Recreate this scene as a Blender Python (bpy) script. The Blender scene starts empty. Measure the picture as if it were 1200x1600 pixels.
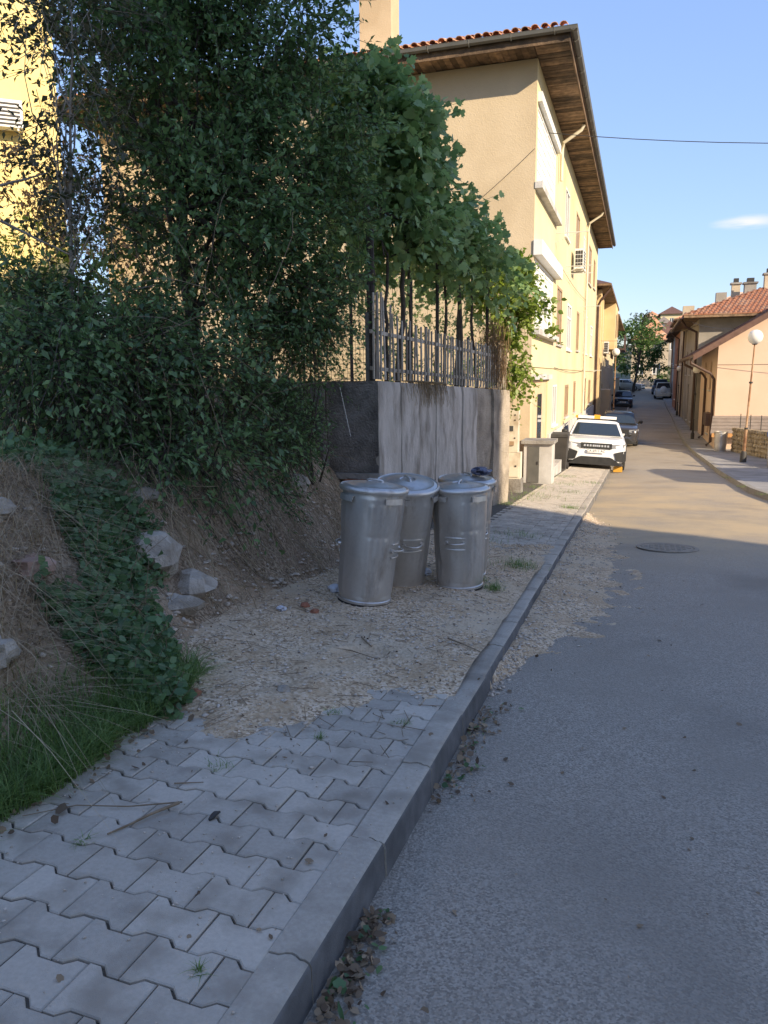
import bpy, math, random
import numpy as np
from mathutils import Vector, Matrix, noise
random.seed(7); rng = np.random.default_rng(7)
R = math.radians
sc = bpy.context.scene
col = sc.collection

# ------------------------------------------------------------------ camera
F_PX, CAM_H = 1200.0, 1.5
PITCH, YAW, ROLL = R(9.9), R(18.2), R(0.6)
_C = np.array([0, 0, CAM_H])
_fw = np.array([-math.sin(YAW)*math.cos(PITCH), math.cos(YAW)*math.cos(PITCH), -math.sin(PITCH)])
_r0 = np.array([math.cos(YAW), math.sin(YAW), 0]); _u0 = np.cross(_r0, _fw)
_rt = _r0*math.cos(ROLL) - _u0*math.sin(ROLL); _up = _u0*math.cos(ROLL) + _r0*math.sin(ROLL)
cd = bpy.data.cameras.new('camera'); cam = bpy.data.objects.new('camera', cd); col.objects.link(cam)
cd.sensor_fit = 'HORIZONTAL'; cd.sensor_width = 36; cd.lens = 36*F_PX/1200.0
cd.clip_start = 0.05; cd.clip_end = 3000
M = Matrix.Identity(4)
for i in range(3):
    M[i][0] = _rt[i]; M[i][1] = _up[i]; M[i][2] = -_fw[i]; M[i][3] = _C[i]
cam.matrix_world = M
sc.camera = cam

def U(px, py, Y):
    """world point at street distance Y along the sight line of a photograph pixel (used to measure the place)"""
    d = _fw + _rt*(px-600)/F_PX + _up*(800-py)/F_PX
    p = _C + d*(Y/d[1])
    return Vector(p)

# ------------------------------------------------------------------ light
SUN_EL = R(25); SUN_H = Vector((1.0, -0.62, 0)).normalized()
to_sun = Vector((SUN_H.x*math.cos(SUN_EL), SUN_H.y*math.cos(SUN_EL), math.sin(SUN_EL)))
w = bpy.data.worlds.new('World'); sc.world = w; w.use_nodes = True
nt = w.node_tree; nt.nodes.clear()
sky = nt.nodes.new('ShaderNodeTexSky'); sky.sky_type = 'NISHITA'; sky.sun_disc = False
sky.sun_elevation = SUN_EL; sky.sun_rotation = math.atan2(SUN_H.x, SUN_H.y)
sky.altitude = 300; sky.air_density = 0.85; sky.dust_density = 0.45; sky.ozone_density = 1.6
bg = nt.nodes.new('ShaderNodeBackground'); bg.inputs[1].default_value = 0.12
wo = nt.nodes.new('ShaderNodeOutputWorld')
# one small fair-weather cloud wisp low over the roofs
tc = nt.nodes.new('ShaderNodeTexCoord'); mp = nt.nodes.new('ShaderNodeMapping')
mp.inputs['Scale'].default_value = (9, 9, 60.0)
ns = nt.nodes.new('ShaderNodeTexNoise'); ns.inputs['Scale'].default_value = 2.3; ns.inputs['Detail'].default_value = 6
cr = nt.nodes.new('ShaderNodeValToRGB'); cr.color_ramp.elements[0].position = 0.35; cr.color_ramp.elements[1].position = 0.6
mx = nt.nodes.new('ShaderNodeMix'); mx.data_type = 'RGBA'; mx.inputs[7].default_value = (2.5, 2.55, 2.75, 1)
L = nt.links.new
L(tc.outputs['Generated'], mp.inputs[0]); L(mp.outputs[0], ns.inputs[0]); L(ns.outputs[0], cr.inputs[0])
_cd = (U(1168, 347, 100) - Vector(_C)).normalized()
vs_ = nt.nodes.new('ShaderNodeVectorMath'); vs_.operation = 'SUBTRACT'; vs_.inputs[1].default_value = _cd
vm_ = nt.nodes.new('ShaderNodeVectorMath'); vm_.operation = 'MULTIPLY'; vm_.inputs[1].default_value = (1/.042, 1/.042, 1/.009)
vl_ = nt.nodes.new('ShaderNodeVectorMath'); vl_.operation = 'LENGTH'; fa_ = nt.nodes.new('ShaderNodeMapRange'); fa_.inputs[1].default_value = 1.0; fa_.inputs[2].default_value = 0.2
mu_ = nt.nodes.new('ShaderNodeMath'); mu_.operation = 'MULTIPLY'
L(tc.outputs['Generated'], vs_.inputs[0]); L(vs_.outputs[0], vm_.inputs[0]); L(vm_.outputs[0], vl_.inputs[0]); L(vl_.outputs['Value'], fa_.inputs[0]); L(fa_.outputs[0], mu_.inputs[0]); L(cr.outputs[0], mu_.inputs[1])
L(mu_.outputs[0], mx.inputs[0]); bw_ = nt.nodes.new('ShaderNodeRGBToBW'); pw_ = nt.nodes.new('ShaderNodeMath'); pw_.operation = 'POWER'; pw_.inputs[1].default_value = -0.5   # soft shoulder: evens horizon glow against the zenith, hue kept
kk_ = nt.nodes.new('ShaderNodeVectorMath'); kk_.operation = 'SCALE'; k2_ = nt.nodes.new('ShaderNodeVectorMath'); k2_.operation = 'SCALE'; k2_.inputs['Scale'].default_value = 1.13
L(sky.outputs[0], bw_.inputs[0]); L(bw_.outputs[0], pw_.inputs[0]); L(sky.outputs[0], kk_.inputs[0]); L(pw_.outputs[0], kk_.inputs['Scale']); L(kk_.outputs[0], k2_.inputs[0]); tn_ = nt.nodes.new('ShaderNodeVectorMath'); tn_.operation = 'MULTIPLY'; tn_.inputs[1].default_value = (0.96, 0.90, 0.94)   # slightly hazy, less cyan evening sky
L(k2_.outputs[0], tn_.inputs[0]); L(tn_.outputs[0], mx.inputs[6]);
L(mx.outputs[2], bg.inputs[0]); L(bg.outputs[0], wo.inputs[0])
sl = bpy.data.lights.new('sun', 'SUN'); sl.energy = 2.55; sl.angle = R(0.5); sl.color = (1.0, 0.83, 0.60)
so = bpy.data.objects.new('sun', sl); col.objects.link(so)
so.rotation_euler = to_sun.to_track_quat('Z', 'Y').to_euler(); so.location = (30, -20, 40)
sc.view_settings.view_transform = 'Standard'; sc.view_settings.look = 'None'
sc.view_settings.exposure = 1.7; sc.view_settings.gamma = 1.0
sc.cycles.use_denoising = True
sc.cycles.max_bounces = 8; sc.cycles.transparent_max_bounces = 12

# ------------------------------------------------------------------ ground profile (the street dips, then climbs)
_gy = [-40, -20, 0, 20, 26, 34, 50, 75, 95, 115, 140, 200, 300, 420]
_gv = [2.4, 1.24, 0, -1.24, -1.56, -1.75, -1.7, -1.45, -0.9, -0.3, 0.9, 6, 12, 15]
_ty = np.linspace(-40, 420, 921); _tz = np.interp(_ty, _gy, _gv)
_k = np.hanning(9); _k /= _k.sum(); _tz = np.convolve(np.pad(_tz, 4, mode='edge'), _k, 'valid')
def gz(Y): return float(np.interp(Y, _ty, _tz))
KX = -0.73                    # front edge of the left kerb
def side(X, Y): return gz(Y) + 0.12 + 0.05*max(0.0, min(3.0, -0.85 - X))
def rkx(Y): return float(np.interp(Y, [-40, 6, 10, 15, 19, 28, 40, 60, 95, 130], [3.3, 3.3, 3.2, 2.85, 2.5, 2.45, 2.15, 2.4, 2.6, 2.8]))
def sm(t): t = max(0.0, min(1.0, t)); return t*t*(3-2*t)
def nz(x, y, z=0.0): return noise.noise(Vector((x, y, z)))

# ------------------------------------------------------------------ mesh helpers
class MB:
    def __init__(s): s.v = []; s.f = []
    def quad(s, a, b, c, d):
        n = len(s.v); s.v += [tuple(a), tuple(b), tuple(c), tuple(d)]; s.f.append((n, n+1, n+2, n+3)); return s
    def poly(s, pts):
        n = len(s.v); s.v += [tuple(p) for p in pts]; s.f.append(tuple(range(n, n+len(pts)))); return s
    def hexa(s, p):
        n = len(s.v); s.v += [tuple(q) for q in p]
        s.f += [tuple(n+i for i in q) for q in ((3,2,1,0),(4,5,6,7),(0,1,5,4),(1,2,6,5),(2,3,7,6),(3,0,4,7))]; return s
    def box(s, x0, x1, y0, y1, z0, z1):
        return s.hexa([(x0,y0,z0),(x1,y0,z0),(x1,y1,z0),(x0,y1,z0),(x0,y0,z1),(x1,y0,z1),(x1,y1,z1),(x0,y1,z1)])
    def tube(s, pts, r, n=6, cap=True):
        pts = [Vector(p) for p in pts]; m = len(pts)
        if not hasattr(r, '__len__'): r = [r]*m
        b = len(s.v); ref = Vector((0.31, 0.2, 0.93))
        for i, p in enumerate(pts):
            d = (pts[min(i+1, m-1)] - pts[max(i-1, 0)])
            d = d.normalized() if d.length > 1e-9 else Vector((0, 0, 1))
            a = d.cross(ref)
            if a.length < 0.1: a = d.cross(Vector((1, 0, 0)))
            a.normalize(); c = d.cross(a)
            for k in range(n):
                t = 2*math.pi*k/n; s.v.append(tuple(p + (a*math.cos(t) + c*math.sin(t))*r[i]))
        for i in range(m-1):
            for k in range(n):
                s.f.append((b+i*n+k, b+i*n+(k+1) % n, b+(i+1)*n+(k+1) % n, b+(i+1)*n+k))
        if cap:
            s.f.append(tuple(b+k for k in range(n))[::-1]); s.f.append(tuple(b+(m-1)*n+k for k in range(n)))
        return s
    def lathe(s, prof, n=24, c=(0,0,0), fn=None, close=False):
        b = len(s.v); m = len(prof)
        for (r, z) in prof:
            for k in range(n):
                t = 2*math.pi*k/n; rr = r if fn is None else fn(r, z, t)
                s.v.append((c[0]+rr*math.cos(t), c[1]+rr*math.sin(t), c[2]+z))
        for i in range(m-1):
            for k in range(n):
                s.f.append((b+i*n+k, b+i*n+(k+1) % n, b+(i+1)*n+(k+1) % n, b+(i+1)*n+k))
        if close:
            s.f.append(tuple(b+k for k in range(n))[::-1]); s.f.append(tuple(b+(m-1)*n+k for k in range(n)))
        return s
    def rock(s, c, r, seed=0, n=8, m=5, flat=0.7, amp=0.35):
        b = len(s.v); c = Vector(c)
        for i in range(m+1):
            ph = math.pi*i/m
            for k in range(n):
                t = 2*math.pi*k/n
                d = Vector((math.sin(ph)*math.cos(t), math.sin(ph)*math.sin(t), math.cos(ph)))
                q = 1 + amp*noise.noise(d*1.3 + Vector((seed*3.1, seed*1.7, 0)))*2
                q = min(q, 1.12)
                s.v.append(tuple(c + Vector((d.x*r*q, d.y*r*q, d.z*r*q*flat))))
        for i in range(m):
            for k in range(n):
                s.f.append((b+i*n+k, b+(i+1)*n+k, b+(i+1)*n+(k+1) % n, b+i*n+(k+1) % n))
        return s
    def mesh(s, name, mat=None, smooth=None):
        me = bpy.data.meshes.new(name); me.from_pydata(s.v, [], s.f); me.validate(verbose=False)
        if smooth is not None:
            me.shade_smooth()
            if smooth < 180: me.set_sharp_from_angle(angle=R(smooth))
        if mat: me.materials.append(mat)
        me.update(); return me
    def build(s, name, mat=None, parent=None, smooth=None):
        return link(name, s.mesh(name, mat, smooth), parent)

def link(name, me, parent=None, loc=None, rot=None):
    o = bpy.data.objects.new(name, me); col.objects.link(o)
    if parent: o.parent = parent
    if loc is not None: o.location = loc
    if rot is not None: o.rotation_euler = rot
    return o
def tag(o, label=None, cat=None, group=None, kind=None):
    if label: o['label'] = label
    if cat: o['category'] = cat
    if group: o['group'] = group
    if kind: o['kind'] = kind
    return o
def thing(name, label, cat, loc=(0,0,0), rz=0, group=None):
    o = bpy.data.objects.new(name, None); col.objects.link(o); o.location = loc; o.rotation_euler = (0,0,rz)
    o.empty_display_size = 0.1
    return tag(o, label, cat, group)
def copy_tree(o, parent=None):
    c = o.copy(); col.objects.link(c); c.parent = parent
    for ch in list(o.children): copy_tree(ch, c)
    return c
def fast_mesh(name, V, Fc, mat, smooth=False):
    """V (n,3), Fc (m,k) numpy"""
    me = bpy.data.meshes.new(name); V = np.asarray(V, np.float32); Fc = np.asarray(Fc, np.int32); m, k = Fc.shape
    me.vertices.add(len(V)); me.vertices.foreach_set('co', V.ravel())
    me.loops.add(m*k); me.loops.foreach_set('vertex_index', Fc.ravel())
    me.polygons.add(m); me.polygons.foreach_set('loop_start', np.arange(0, m*k, k, dtype=np.int32))
    try: me.polygons.foreach_set('loop_total', np.full(m, k, np.int32))
    except Exception: pass
    me.update(calc_edges=True)
    if smooth: me.shade_smooth()
    if mat: me.materials.append(mat)
    return me

# oriented frame for walls: u along, v up, n out
class Fr:
    def __init__(s, O, Ux, N, V=(0,0,1)):
        s.O = Vector(O); s.U = Vector(Ux).normalized(); s.N = Vector(N).normalized(); s.V = Vector(V)
    def p(s, u, v, n=0.0): return s.O + s.U*u + s.V*v + s.N*n
    def box(s, mb, u0, u1, v0, v1, n0, n1):
        return mb.hexa([s.p(u0,v0,n0), s.p(u1,v0,n0), s.p(u1,v0,n1), s.p(u0,v0,n1), s.p(u0,v1,n0), s.p(u1,v1,n0), s.p(u1,v1,n1), s.p(u0,v1,n1)])
    def wall(s, mb, u0, u1, v0, v1, holes=(), depth=0.18):
        us = sorted({u0, u1, *[h[0] for h in holes], *[h[1] for h in holes]}); vs = sorted({v0, v1, *[h[2] for h in holes], *[h[3] for h in holes]})
        for a, b in zip(us, us[1:]):
            for c, d in zip(vs, vs[1:]):
                m, q = (a+b)/2, (c+d)/2
                if any(h[0] < m < h[1] and h[2] < q < h[3] for h in holes): continue
                mb.quad(s.p(a,c), s.p(b,c), s.p(b,d), s.p(a,d))
        for (a, b, c, d) in [h[:4] for h in holes]:
            for (x, y) in (((a,c),(b,c)), ((b,c),(b,d)), ((b,d),(a,d)), ((a,d),(a,c))):
                mb.quad(s.p(*x), s.p(*y), s.p(*y, -depth), s.p(*x, -depth))
        return mb
def window(fr, root, h, mats, depth=0.16, bars=(1, 0), sill=True, fw=0.06, name='window'):
    """frame sits inside the opening, glass behind it, sill proud of the wall"""
    a, b, c, d = h[:4]; fm, gm, sm_ = mats
    m = MB(); g = 0.003
    fr.box(m, a+g, a+fw, c+g, d-g, -depth+.005, -depth+.06); fr.box(m, b-fw, b-g, c+g, d-g, -depth+.005, -depth+.06)
    fr.box(m, a+fw, b-fw, c+g, c+fw, -depth+.007, -depth+.058); fr.box(m, a+fw, b-fw, d-fw, d-g, -depth+.007, -depth+.058)
    for i in range(bars[0]):
        x = a+(b-a)*(i+1)/(bars[0]+1); fr.box(m, x-fw*.5, x+fw*.5, c+fw, d-fw, -depth+.009, -depth+.055)
    for i in range(bars[1]):
        y = c+(d-c)*(.7 if bars[1] == 1 else (i+1)/(bars[1]+1)); fr.box(m, a+fw, b-fw, y-fw*.4, y+fw*.4, -depth+.011, -depth+.052)
    wo_ = m.build(name, fm, root)
    p = MB(); fr.box(p, a+fw*.5, b-fw*.5, c+fw*.5, d-fw*.5, -depth+.015, -depth+.03); p.build('pane', gm, wo_)
    if sill:
        s_ = MB(); fr.box(s_, a-.06, b+.06, c-.06, c-.002, -.05, .07); s_.build('sill', sm_, wo_)
    return wo_

# ------------------------------------------------------------------ materials
MATS = {}
def mat(name, c1, c2=None, scale=6.0, rough=0.85, bump=0.0, bscale=None, metal=0.0, c3=None, s3=0.6, spec=0.4, obj_rand=0.0, detail=6, stretch=None, bdist=0.02, amt=1.0, lo=.35, hi=.65):
    m = bpy.data.materials.new(name); m.use_nodes = True; t = m.node_tree; n = t.nodes; l = t.links.new
    p = n['Principled BSDF']; p.inputs['Roughness'].default_value = rough; p.inputs['Metallic'].default_value = metal
    p.inputs['Specular IOR Level'].default_value = spec
    geo = n.new('ShaderNodeNewGeometry'); src = geo.outputs['Position']
    if stretch:
        mpn = n.new('ShaderNodeMapping'); mpn.inputs['Scale'].default_value = stretch; l(src, mpn.inputs[0]); src = mpn.outputs[0]
    cc = None
    if c2 is None: c2 = tuple(x*.8 for x in c1)
    nn = n.new('ShaderNodeTexNoise'); nn.inputs['Scale'].default_value = scale; nn.inputs['Detail'].default_value = detail; nn.inputs['Roughness'].default_value = .6
    l(src, nn.inputs['Vector'])
    ra = n.new('ShaderNodeValToRGB'); ra.color_ramp.elements[0].position = lo; ra.color_ramp.elements[1].position = hi
    ra.color_ramp.elements[0].color = (*c1, 1); ra.color_ramp.elements[1].color = (*c2, 1); l(nn.outputs[0], ra.inputs[0]); cc = ra.outputs[0]
    if c3:
        n3 = n.new('ShaderNodeTexNoise'); n3.inputs['Scale'].default_value = s3; n3.inputs['Detail'].default_value = 5; l(src, n3.inputs['Vector'])
        r3 = n.new('ShaderNodeValToRGB'); r3.color_ramp.elements[0].position = .48; r3.color_ramp.elements[1].position = .68; l(n3.outputs[0], r3.inputs[0])
        mm = n.new('ShaderNodeMix'); mm.data_type = 'RGBA'; l(r3.outputs[0], mm.inputs[0]); l(cc, mm.inputs[6]); mm.inputs[7].default_value = (*c3, 1); cc = mm.outputs[2]
    if obj_rand:
        oi = n.new('ShaderNodeObjectInfo'); hs = n.new('ShaderNodeHueSaturation'); mr = n.new('ShaderNodeMapRange')
        mr.inputs[3].default_value = 1-obj_rand; mr.inputs[4].default_value = 1+obj_rand; l(oi.outputs['Random'], mr.inputs[0]); l(mr.outputs[0], hs.inputs['Value']); l(cc, hs.inputs['Color']); cc = hs.outputs[0]
    l(cc, p.inputs['Base Color'])
    if bump:
        bn = n.new('ShaderNodeTexNoise'); bn.inputs['Scale'].default_value = bscale or scale*6; bn.inputs['Detail'].default_value = 5; l(src, bn.inputs['Vector'])
        b = n.new('ShaderNodeBump'); b.inputs['Strength'].default_value = bump; b.inputs['Distance'].default_value = bdist
        l(bn.outputs[0], b.inputs['Height']); l(b.outputs[0], p.inputs['Normal'])
    MATS[name] = m; return m
def leafmat(name, c1, c2, rough=.45, trans=.3, sat=1.0):
    m = bpy.data.materials.new(name); m.use_nodes = True; t = m.node_tree; n = t.nodes; l = t.links.new
    p = n['Principled BSDF']; p.inputs['Roughness'].default_value = rough; p.inputs['Specular IOR Level'].default_value = .45
    g = n.new('ShaderNodeNewGeometry'); ra = n.new('ShaderNodeValToRGB')
    ra.color_ramp.elements[0].color = (*c1, 1); ra.color_ramp.elements[1].color = (*c2, 1); l(g.outputs['Random Per Island'], ra.inputs[0]); l(ra.outputs[0], p.inputs['Base Color'])
    tr = n.new('ShaderNodeBsdfTranslucent'); hs = n.new('ShaderNodeHueSaturation'); hs.inputs['Value'].default_value = 1.5; hs.inputs['Saturation'].default_value = 1.1
    l(ra.outputs[0], hs.inputs['Color']); l(hs.outputs[0], tr.inputs[0])
    mx_ = n.new('ShaderNodeMixShader'); mx_.inputs[0].default_value = trans
    l(p.outputs[0], mx_.inputs[1]); l(tr.outputs[0], mx_.inputs[2]); l(mx_.outputs[0], n['Material Output'].inputs[0])
    return m
def glassmat(name, c=(.03,.04,.05), rough=.06):
    m = bpy.data.materials.new(name); m.use_nodes = True; p = m.node_tree.nodes['Principled BSDF']
    p.inputs['Base Color'].default_value = (*c, 1); p.inputs['Roughness'].default_value = rough; p.inputs['Specular IOR Level'].default_value = .9
    return m
def aggregate_mat(name, base, light, dark, vscale, rough, bump, bdist, patch=None, pscale=.5, wear=None):
    """crushed-stone surface: every stone its own tint, plus broad patches of dust or bitumen"""
    m = bpy.data.materials.new(name); m.use_nodes = True; t = m.node_tree; n = t.nodes; l = t.links.new
    p = n['Principled BSDF']; p.inputs['Roughness'].default_value = rough; p.inputs['Specular IOR Level'].default_value = .35
    g = n.new('ShaderNodeNewGeometry')
    v = n.new('ShaderNodeTexVoronoi'); v.inputs['Scale'].default_value = vscale; l(g.outputs['Position'], v.inputs['Vector'])
    sx = n.new('ShaderNodeSeparateColor'); l(v.outputs['Color'], sx.inputs[0])
    ra = n.new('ShaderNodeValToRGB'); e = ra.color_ramp.elements; e[0].position = 0; e[0].color = (*dark, 1); e[1].position = 1; e[1].color = (*light, 1)
    k = ra.color_ramp.elements.new(.45); k.color = (*base, 1); l(sx.outputs[0], ra.inputs[0]); cc = ra.outputs[0]
    n2 = n.new('ShaderNodeTexNoise'); n2.inputs['Scale'].default_value = pscale; n2.inputs['Detail'].default_value = 7; n2.inputs['Roughness'].default_value = .65; l(g.outputs['Position'], n2.inputs['Vector'])
    if patch:
        r2 = n.new('ShaderNodeValToRGB'); r2.color_ramp.elements[0].position = .42; r2.color_ramp.elements[1].position = .72; l(n2.outputs[0], r2.inputs[0])
        mm = n.new('ShaderNodeMix'); mm.data_type = 'RGBA'; l(r2.outputs[0], mm.inputs[0]); l(cc, mm.inputs[6]); mm.inputs[7].default_value = (*patch, 1); cc = mm.outputs[2]
    if wear:
        n4 = n.new('ShaderNodeTexNoise'); n4.inputs['Scale'].default_value = wear[1]; n4.inputs['Detail'].default_value = 8; l(g.outputs['Position'], n4.inputs['Vector'])
        r4 = n.new('ShaderNodeValToRGB'); r4.color_ramp.elements[0].position = wear[2]; r4.color_ramp.elements[1].position = wear[3]; l(n4.outputs[0], r4.inputs[0])
        m4 = n.new('ShaderNodeMix'); m4.data_type = 'RGBA'; l(r4.outputs[0], m4.inputs[0]); l(cc, m4.inputs[6]); m4.inputs[7].default_value = (*wear[0], 1); cc = m4.outputs[2]
    l(cc, p.inputs['Base Color'])
    b = n.new('ShaderNodeBump'); b.inputs['Strength'].default_value = bump; b.inputs['Distance'].default_value = bdist
    v2 = n.new('ShaderNodeTexVoronoi'); v2.feature = 'SMOOTH_F1'; v2.inputs['Scale'].default_value = vscale*.8; l(g.outputs['Position'], v2.inputs['Vector'])
    iv = n.new('ShaderNodeMath'); iv.operation = 'SUBTRACT'; iv.inputs[0].default_value = 1; l(v2.outputs[0], iv.inputs[1])
    l(iv.outputs[0], b.inputs['Height']); l(b.outputs[0], p.inputs['Normal'])
    return m

def dust_sun_tint(m):
    """sandy dust on the sunlit stretch, strengthened to add warm light; thins both ways"""
    n = m.node_tree.nodes; l = m.node_tree.links.new; p = n['Principled BSDF']; src = p.inputs['Base Color'].links[0].from_socket
    g = n.new('ShaderNodeNewGeometry'); sp_ = n.new('ShaderNodeSeparateXYZ'); l(g.outputs['Position'], sp_.inputs[0])
    up_ = n.new('ShaderNodeMapRange'); up_.interpolation_type = 'SMOOTHSTEP'; up_.inputs[1].default_value = 7.0; up_.inputs[2].default_value = 12.5; l(sp_.outputs[1], up_.inputs[0])
    dn = n.new('ShaderNodeMapRange'); dn.interpolation_type = 'SMOOTHSTEP'; dn.inputs[1].default_value = 26; dn.inputs[2].default_value = 15; dn.inputs[3].default_value = .12; l(sp_.outputs[1], dn.inputs[0])
    nn = n.new('ShaderNodeTexNoise'); nn.inputs['Scale'].default_value = .9; nn.inputs['Detail'].default_value = 8; nn.inputs['Roughness'].default_value = .65; l(g.outputs['Position'], nn.inputs['Vector'])
    r = n.new('ShaderNodeMapRange'); r.inputs[1].default_value = .36; r.inputs[2].default_value = .62; r.inputs[3].default_value = .25; l(nn.outputs[0], r.inputs[0])
    a = n.new('ShaderNodeMath'); a.operation = 'MULTIPLY'; l(up_.outputs[0], a.inputs[0]); l(dn.outputs[0], a.inputs[1]); b = n.new('ShaderNodeMath'); b.operation = 'MULTIPLY'; l(a.outputs[0], b.inputs[0]); l(r.outputs[0], b.inputs[1])
    mm = n.new('ShaderNodeMix'); mm.data_type = 'RGBA'; l(b.outputs[0], mm.inputs[0]); l(src, mm.inputs[6]); mm.inputs[7].default_value = (.48, .37, .22, 1); l(mm.outputs[2], p.inputs['Base Color'])
m_asphalt = aggregate_mat('asphalt', (.30,.262,.21), (.42,.372,.305), (.185,.16,.128), 150, .72, .75, .005, patch=(.27,.235,.187), pscale=.8, wear=((.215,.187,.15), .7, .52, .72))
dust_sun_tint(m_asphalt)  # dust tint also carries the warmth of the sunlit stretch
m_dirt = aggregate_mat('dry_dirt', (.56,.41,.255), (.74,.60,.44), (.22,.15,.09), 75, .95, .8, .008, patch=(.43,.30,.175), pscale=3.4, wear=((.56,.44,.30), 1.6, .5, .68))
m_bank = aggregate_mat('bank_soil', (.31,.225,.145), (.46,.36,.25), (.14,.10,.064), 60, .96, .9, .02, patch=(.22,.16,.105), pscale=2.5, wear=((.42,.315,.205), 1.7, .52, .70))
m_joint = mat('joint_sand', (.085,.078,.066), (.14,.125,.10), scale=30, rough=.95, bump=.4, bscale=300)
m_paver = mat('paver_concrete', (.425,.375,.305), (.505,.45,.37), scale=70, rough=.85, bump=.45, bscale=380, bdist=.004, c3=(.315,.272,.215), s3=5.5, obj_rand=.16, lo=.3, hi=.7)
m_kerb = mat('kerb_concrete', (.385,.34,.275), (.46,.41,.335), scale=60, rough=.86, bump=.45, bscale=300, bdist=.004, c3=(.29,.252,.2), s3=4.5, obj_rand=.07)
m_kerb_r = mat('kerb_concrete_old', (.24,.225,.20), (.31,.29,.26), scale=3, rough=.9, bump=.3, bscale=120)
m_pave_r = mat('pavement_grey', (.25,.245,.24), (.33,.32,.31), scale=2.2, rough=.9, bump=.3, bscale=70, c3=(.19,.185,.175), s3=.9)
m_ground = mat('ground_earth', (.16,.14,.09), (.10,.12,.05), scale=.5, rough=.95, bump=.3, bscale=8)
m_stone = mat('field_stone', (.38,.33,.265), (.52,.46,.385), scale=12, rough=.92, bump=.7, bscale=55, bdist=.02, c3=(.27,.225,.17), s3=5)
m_pebble = mat('pebble', (.36,.29,.21), (.68,.59,.49), scale=38, rough=.9, lo=.3, hi=.7, detail=2)

# ------------------------------------------------------------------ ground and road
def grid(xs, ys, zf, name, m, parent=None, smooth=True, kind='structure'):
    V = [(x, y, zf(x, y)) for y in ys for x in xs]; nx = len(xs)
    Fq = [(j*nx+i, j*nx+i+1, (j+1)*nx+i+1, (j+1)*nx+i) for j in range(len(ys)-1) for i in range(nx-1)]
    o = link(name, fast_mesh(name, V, Fq, m, smooth), parent)
    if not parent: tag(o, kind=kind)
    return o
def far_z(x, y):
    z = gz(y) - .35
    if x < -2.5: z -= .6
    d = math.hypot(x, y)
    return z + (min(12, max(0, d-150)*.008) + 2*nz(x*.01, y*.01)*min(1, (d-150)/100) if d > 150 else 0)
gx = [-900, -500, -300, -200, -120, -70, -40, -20, -10, -2.5, 2, 6, 12, 20, 40, 70, 120, 200, 300, 500, 900]
gy_ = [-600, -300, -120, -40] + list(range(-30, 131, 10)) + [150, 180, 220, 280, 350, 420, 700, 1200]
ground = grid(gx, gy_, far_z, 'ground', m_ground); tag(ground, 'dry earth ground under and around the street')
ry = list(np.arange(-12, 130.1, .5))
V = []; Fq = []
for y in ry:
    a, b = KX - .05, rkx(y) + .05
    for i in range(13):
        x = a + (b-a)*i/12; c = 1-((x-(a+b)/2)/((b-a)/2))**2
        V.append((x, y, gz(y) + .035*c + .006*nz(x*1.3, y*.7)))
for j in range(len(ry)-1):
    for i in range(12): Fq.append((j*13+i, j*13+i+1, (j+1)*13+i+1, (j+1)*13+i))
road = link('road', fast_mesh('road', V, Fq, m_asphalt, True)); tag(road, 'grey asphalt street running downhill between kerbs', kind='structure')
def road_z(x, y):
    a, b = KX - .05, rkx(y)+.05; c = 1-((x-(a+b)/2)/((b-a)/2))**2
    return gz(y) + .035*c + .006*nz(x*1.3, y*.7)

# painted cross lines far down the street
m_paint = mat('road_paint', (.62,.61,.58), (.42,.41,.39), scale=4, rough=.8)
for (y, x0, x1) in ((53.5, .1, 2.15), (38.6, .2, 2.1)):
    pm = MB()
    for i in range(8):
        a = x0+(x1-x0)*i/8; b = x0+(x1-x0)*(i+1)/8
        pm.quad((a, y, road_z(a, y)+.012), (b, y, road_z(b, y)+.012), (b, y+.25, road_z(b, y+.25)+.012), (a, y+.25, road_z(a, y+.25)+.012))
    pm.build('road_line', m_paint, road)
# pavement base
pave = grid([-3.4, -2.6, -2.1, -1.6, -1.2, -.84], list(np.arange(-4, 120.1, .5)), lambda x, y: side(x, y) - .012, 'pavement', m_joint)
tag(pave, 'block paved footway along the left kerb, partly buried in dirt')
def paver_mesh(half=False, L_=.2, h=.073, a=.0125, g=.0022):
    top = [(-L_/2, h+a), (-.066, h+a), (-.04, h-a), (.04, h-a), (.066, h+a), (L_/2, h+a)]
    if half: top = [(-L_/2, h+a), (-.066, h+a), (-.04, h-a), (0, h-a)]
    o = [(x, y) for x, y in top] + [(x, -y) for x, y in reversed(top)]
    x0, x1 = min(p[0] for p in o), max(p[0] for p in o)
    def ins(q, d): return [(min(max(x, x0+d), x1-d), y - d*(1 if y > 0 else -1)) for x, y in q]
    rings = [(ins(o, g), -.05), (ins(o, g), -.004), (ins(o, g+.004), 0.0)]
    m = MB(); k = len(o)
    for rg, z in rings: m.v += [(x, y, z) for x, y in rg]
    for r in range(2):
        for i in range(k): m.f.append((r*k+(i+1) % k, r*k+i, (r+1)*k+i, (r+1)*k+(i+1) % k))
    m.f.append(tuple(2*k+i for i in range(k))[::-1])
    return m
pm_full, pm_half = paver_mesh().mesh('paver', m_paver), paver_mesh(True).mesh('paver_half', m_paver)
for me in (pm_full, pm_half): me.name = 'paver'
def paver_spots(y0, y1, ncol):
    r0, r1 = int(round(y0/.146)), int(round(y1/.146))
    for r in range(r0, r1):
        y = r*.146
        if r % 2: cols = [(-.855-.1-.2*i, 0) for i in range(ncol)]
        else: cols = [(-.855, 1)] + [(-.855-.2-.2*i, 0) for i in range(ncol)]
        for x, hf in cols: yield x, y, hf
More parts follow.
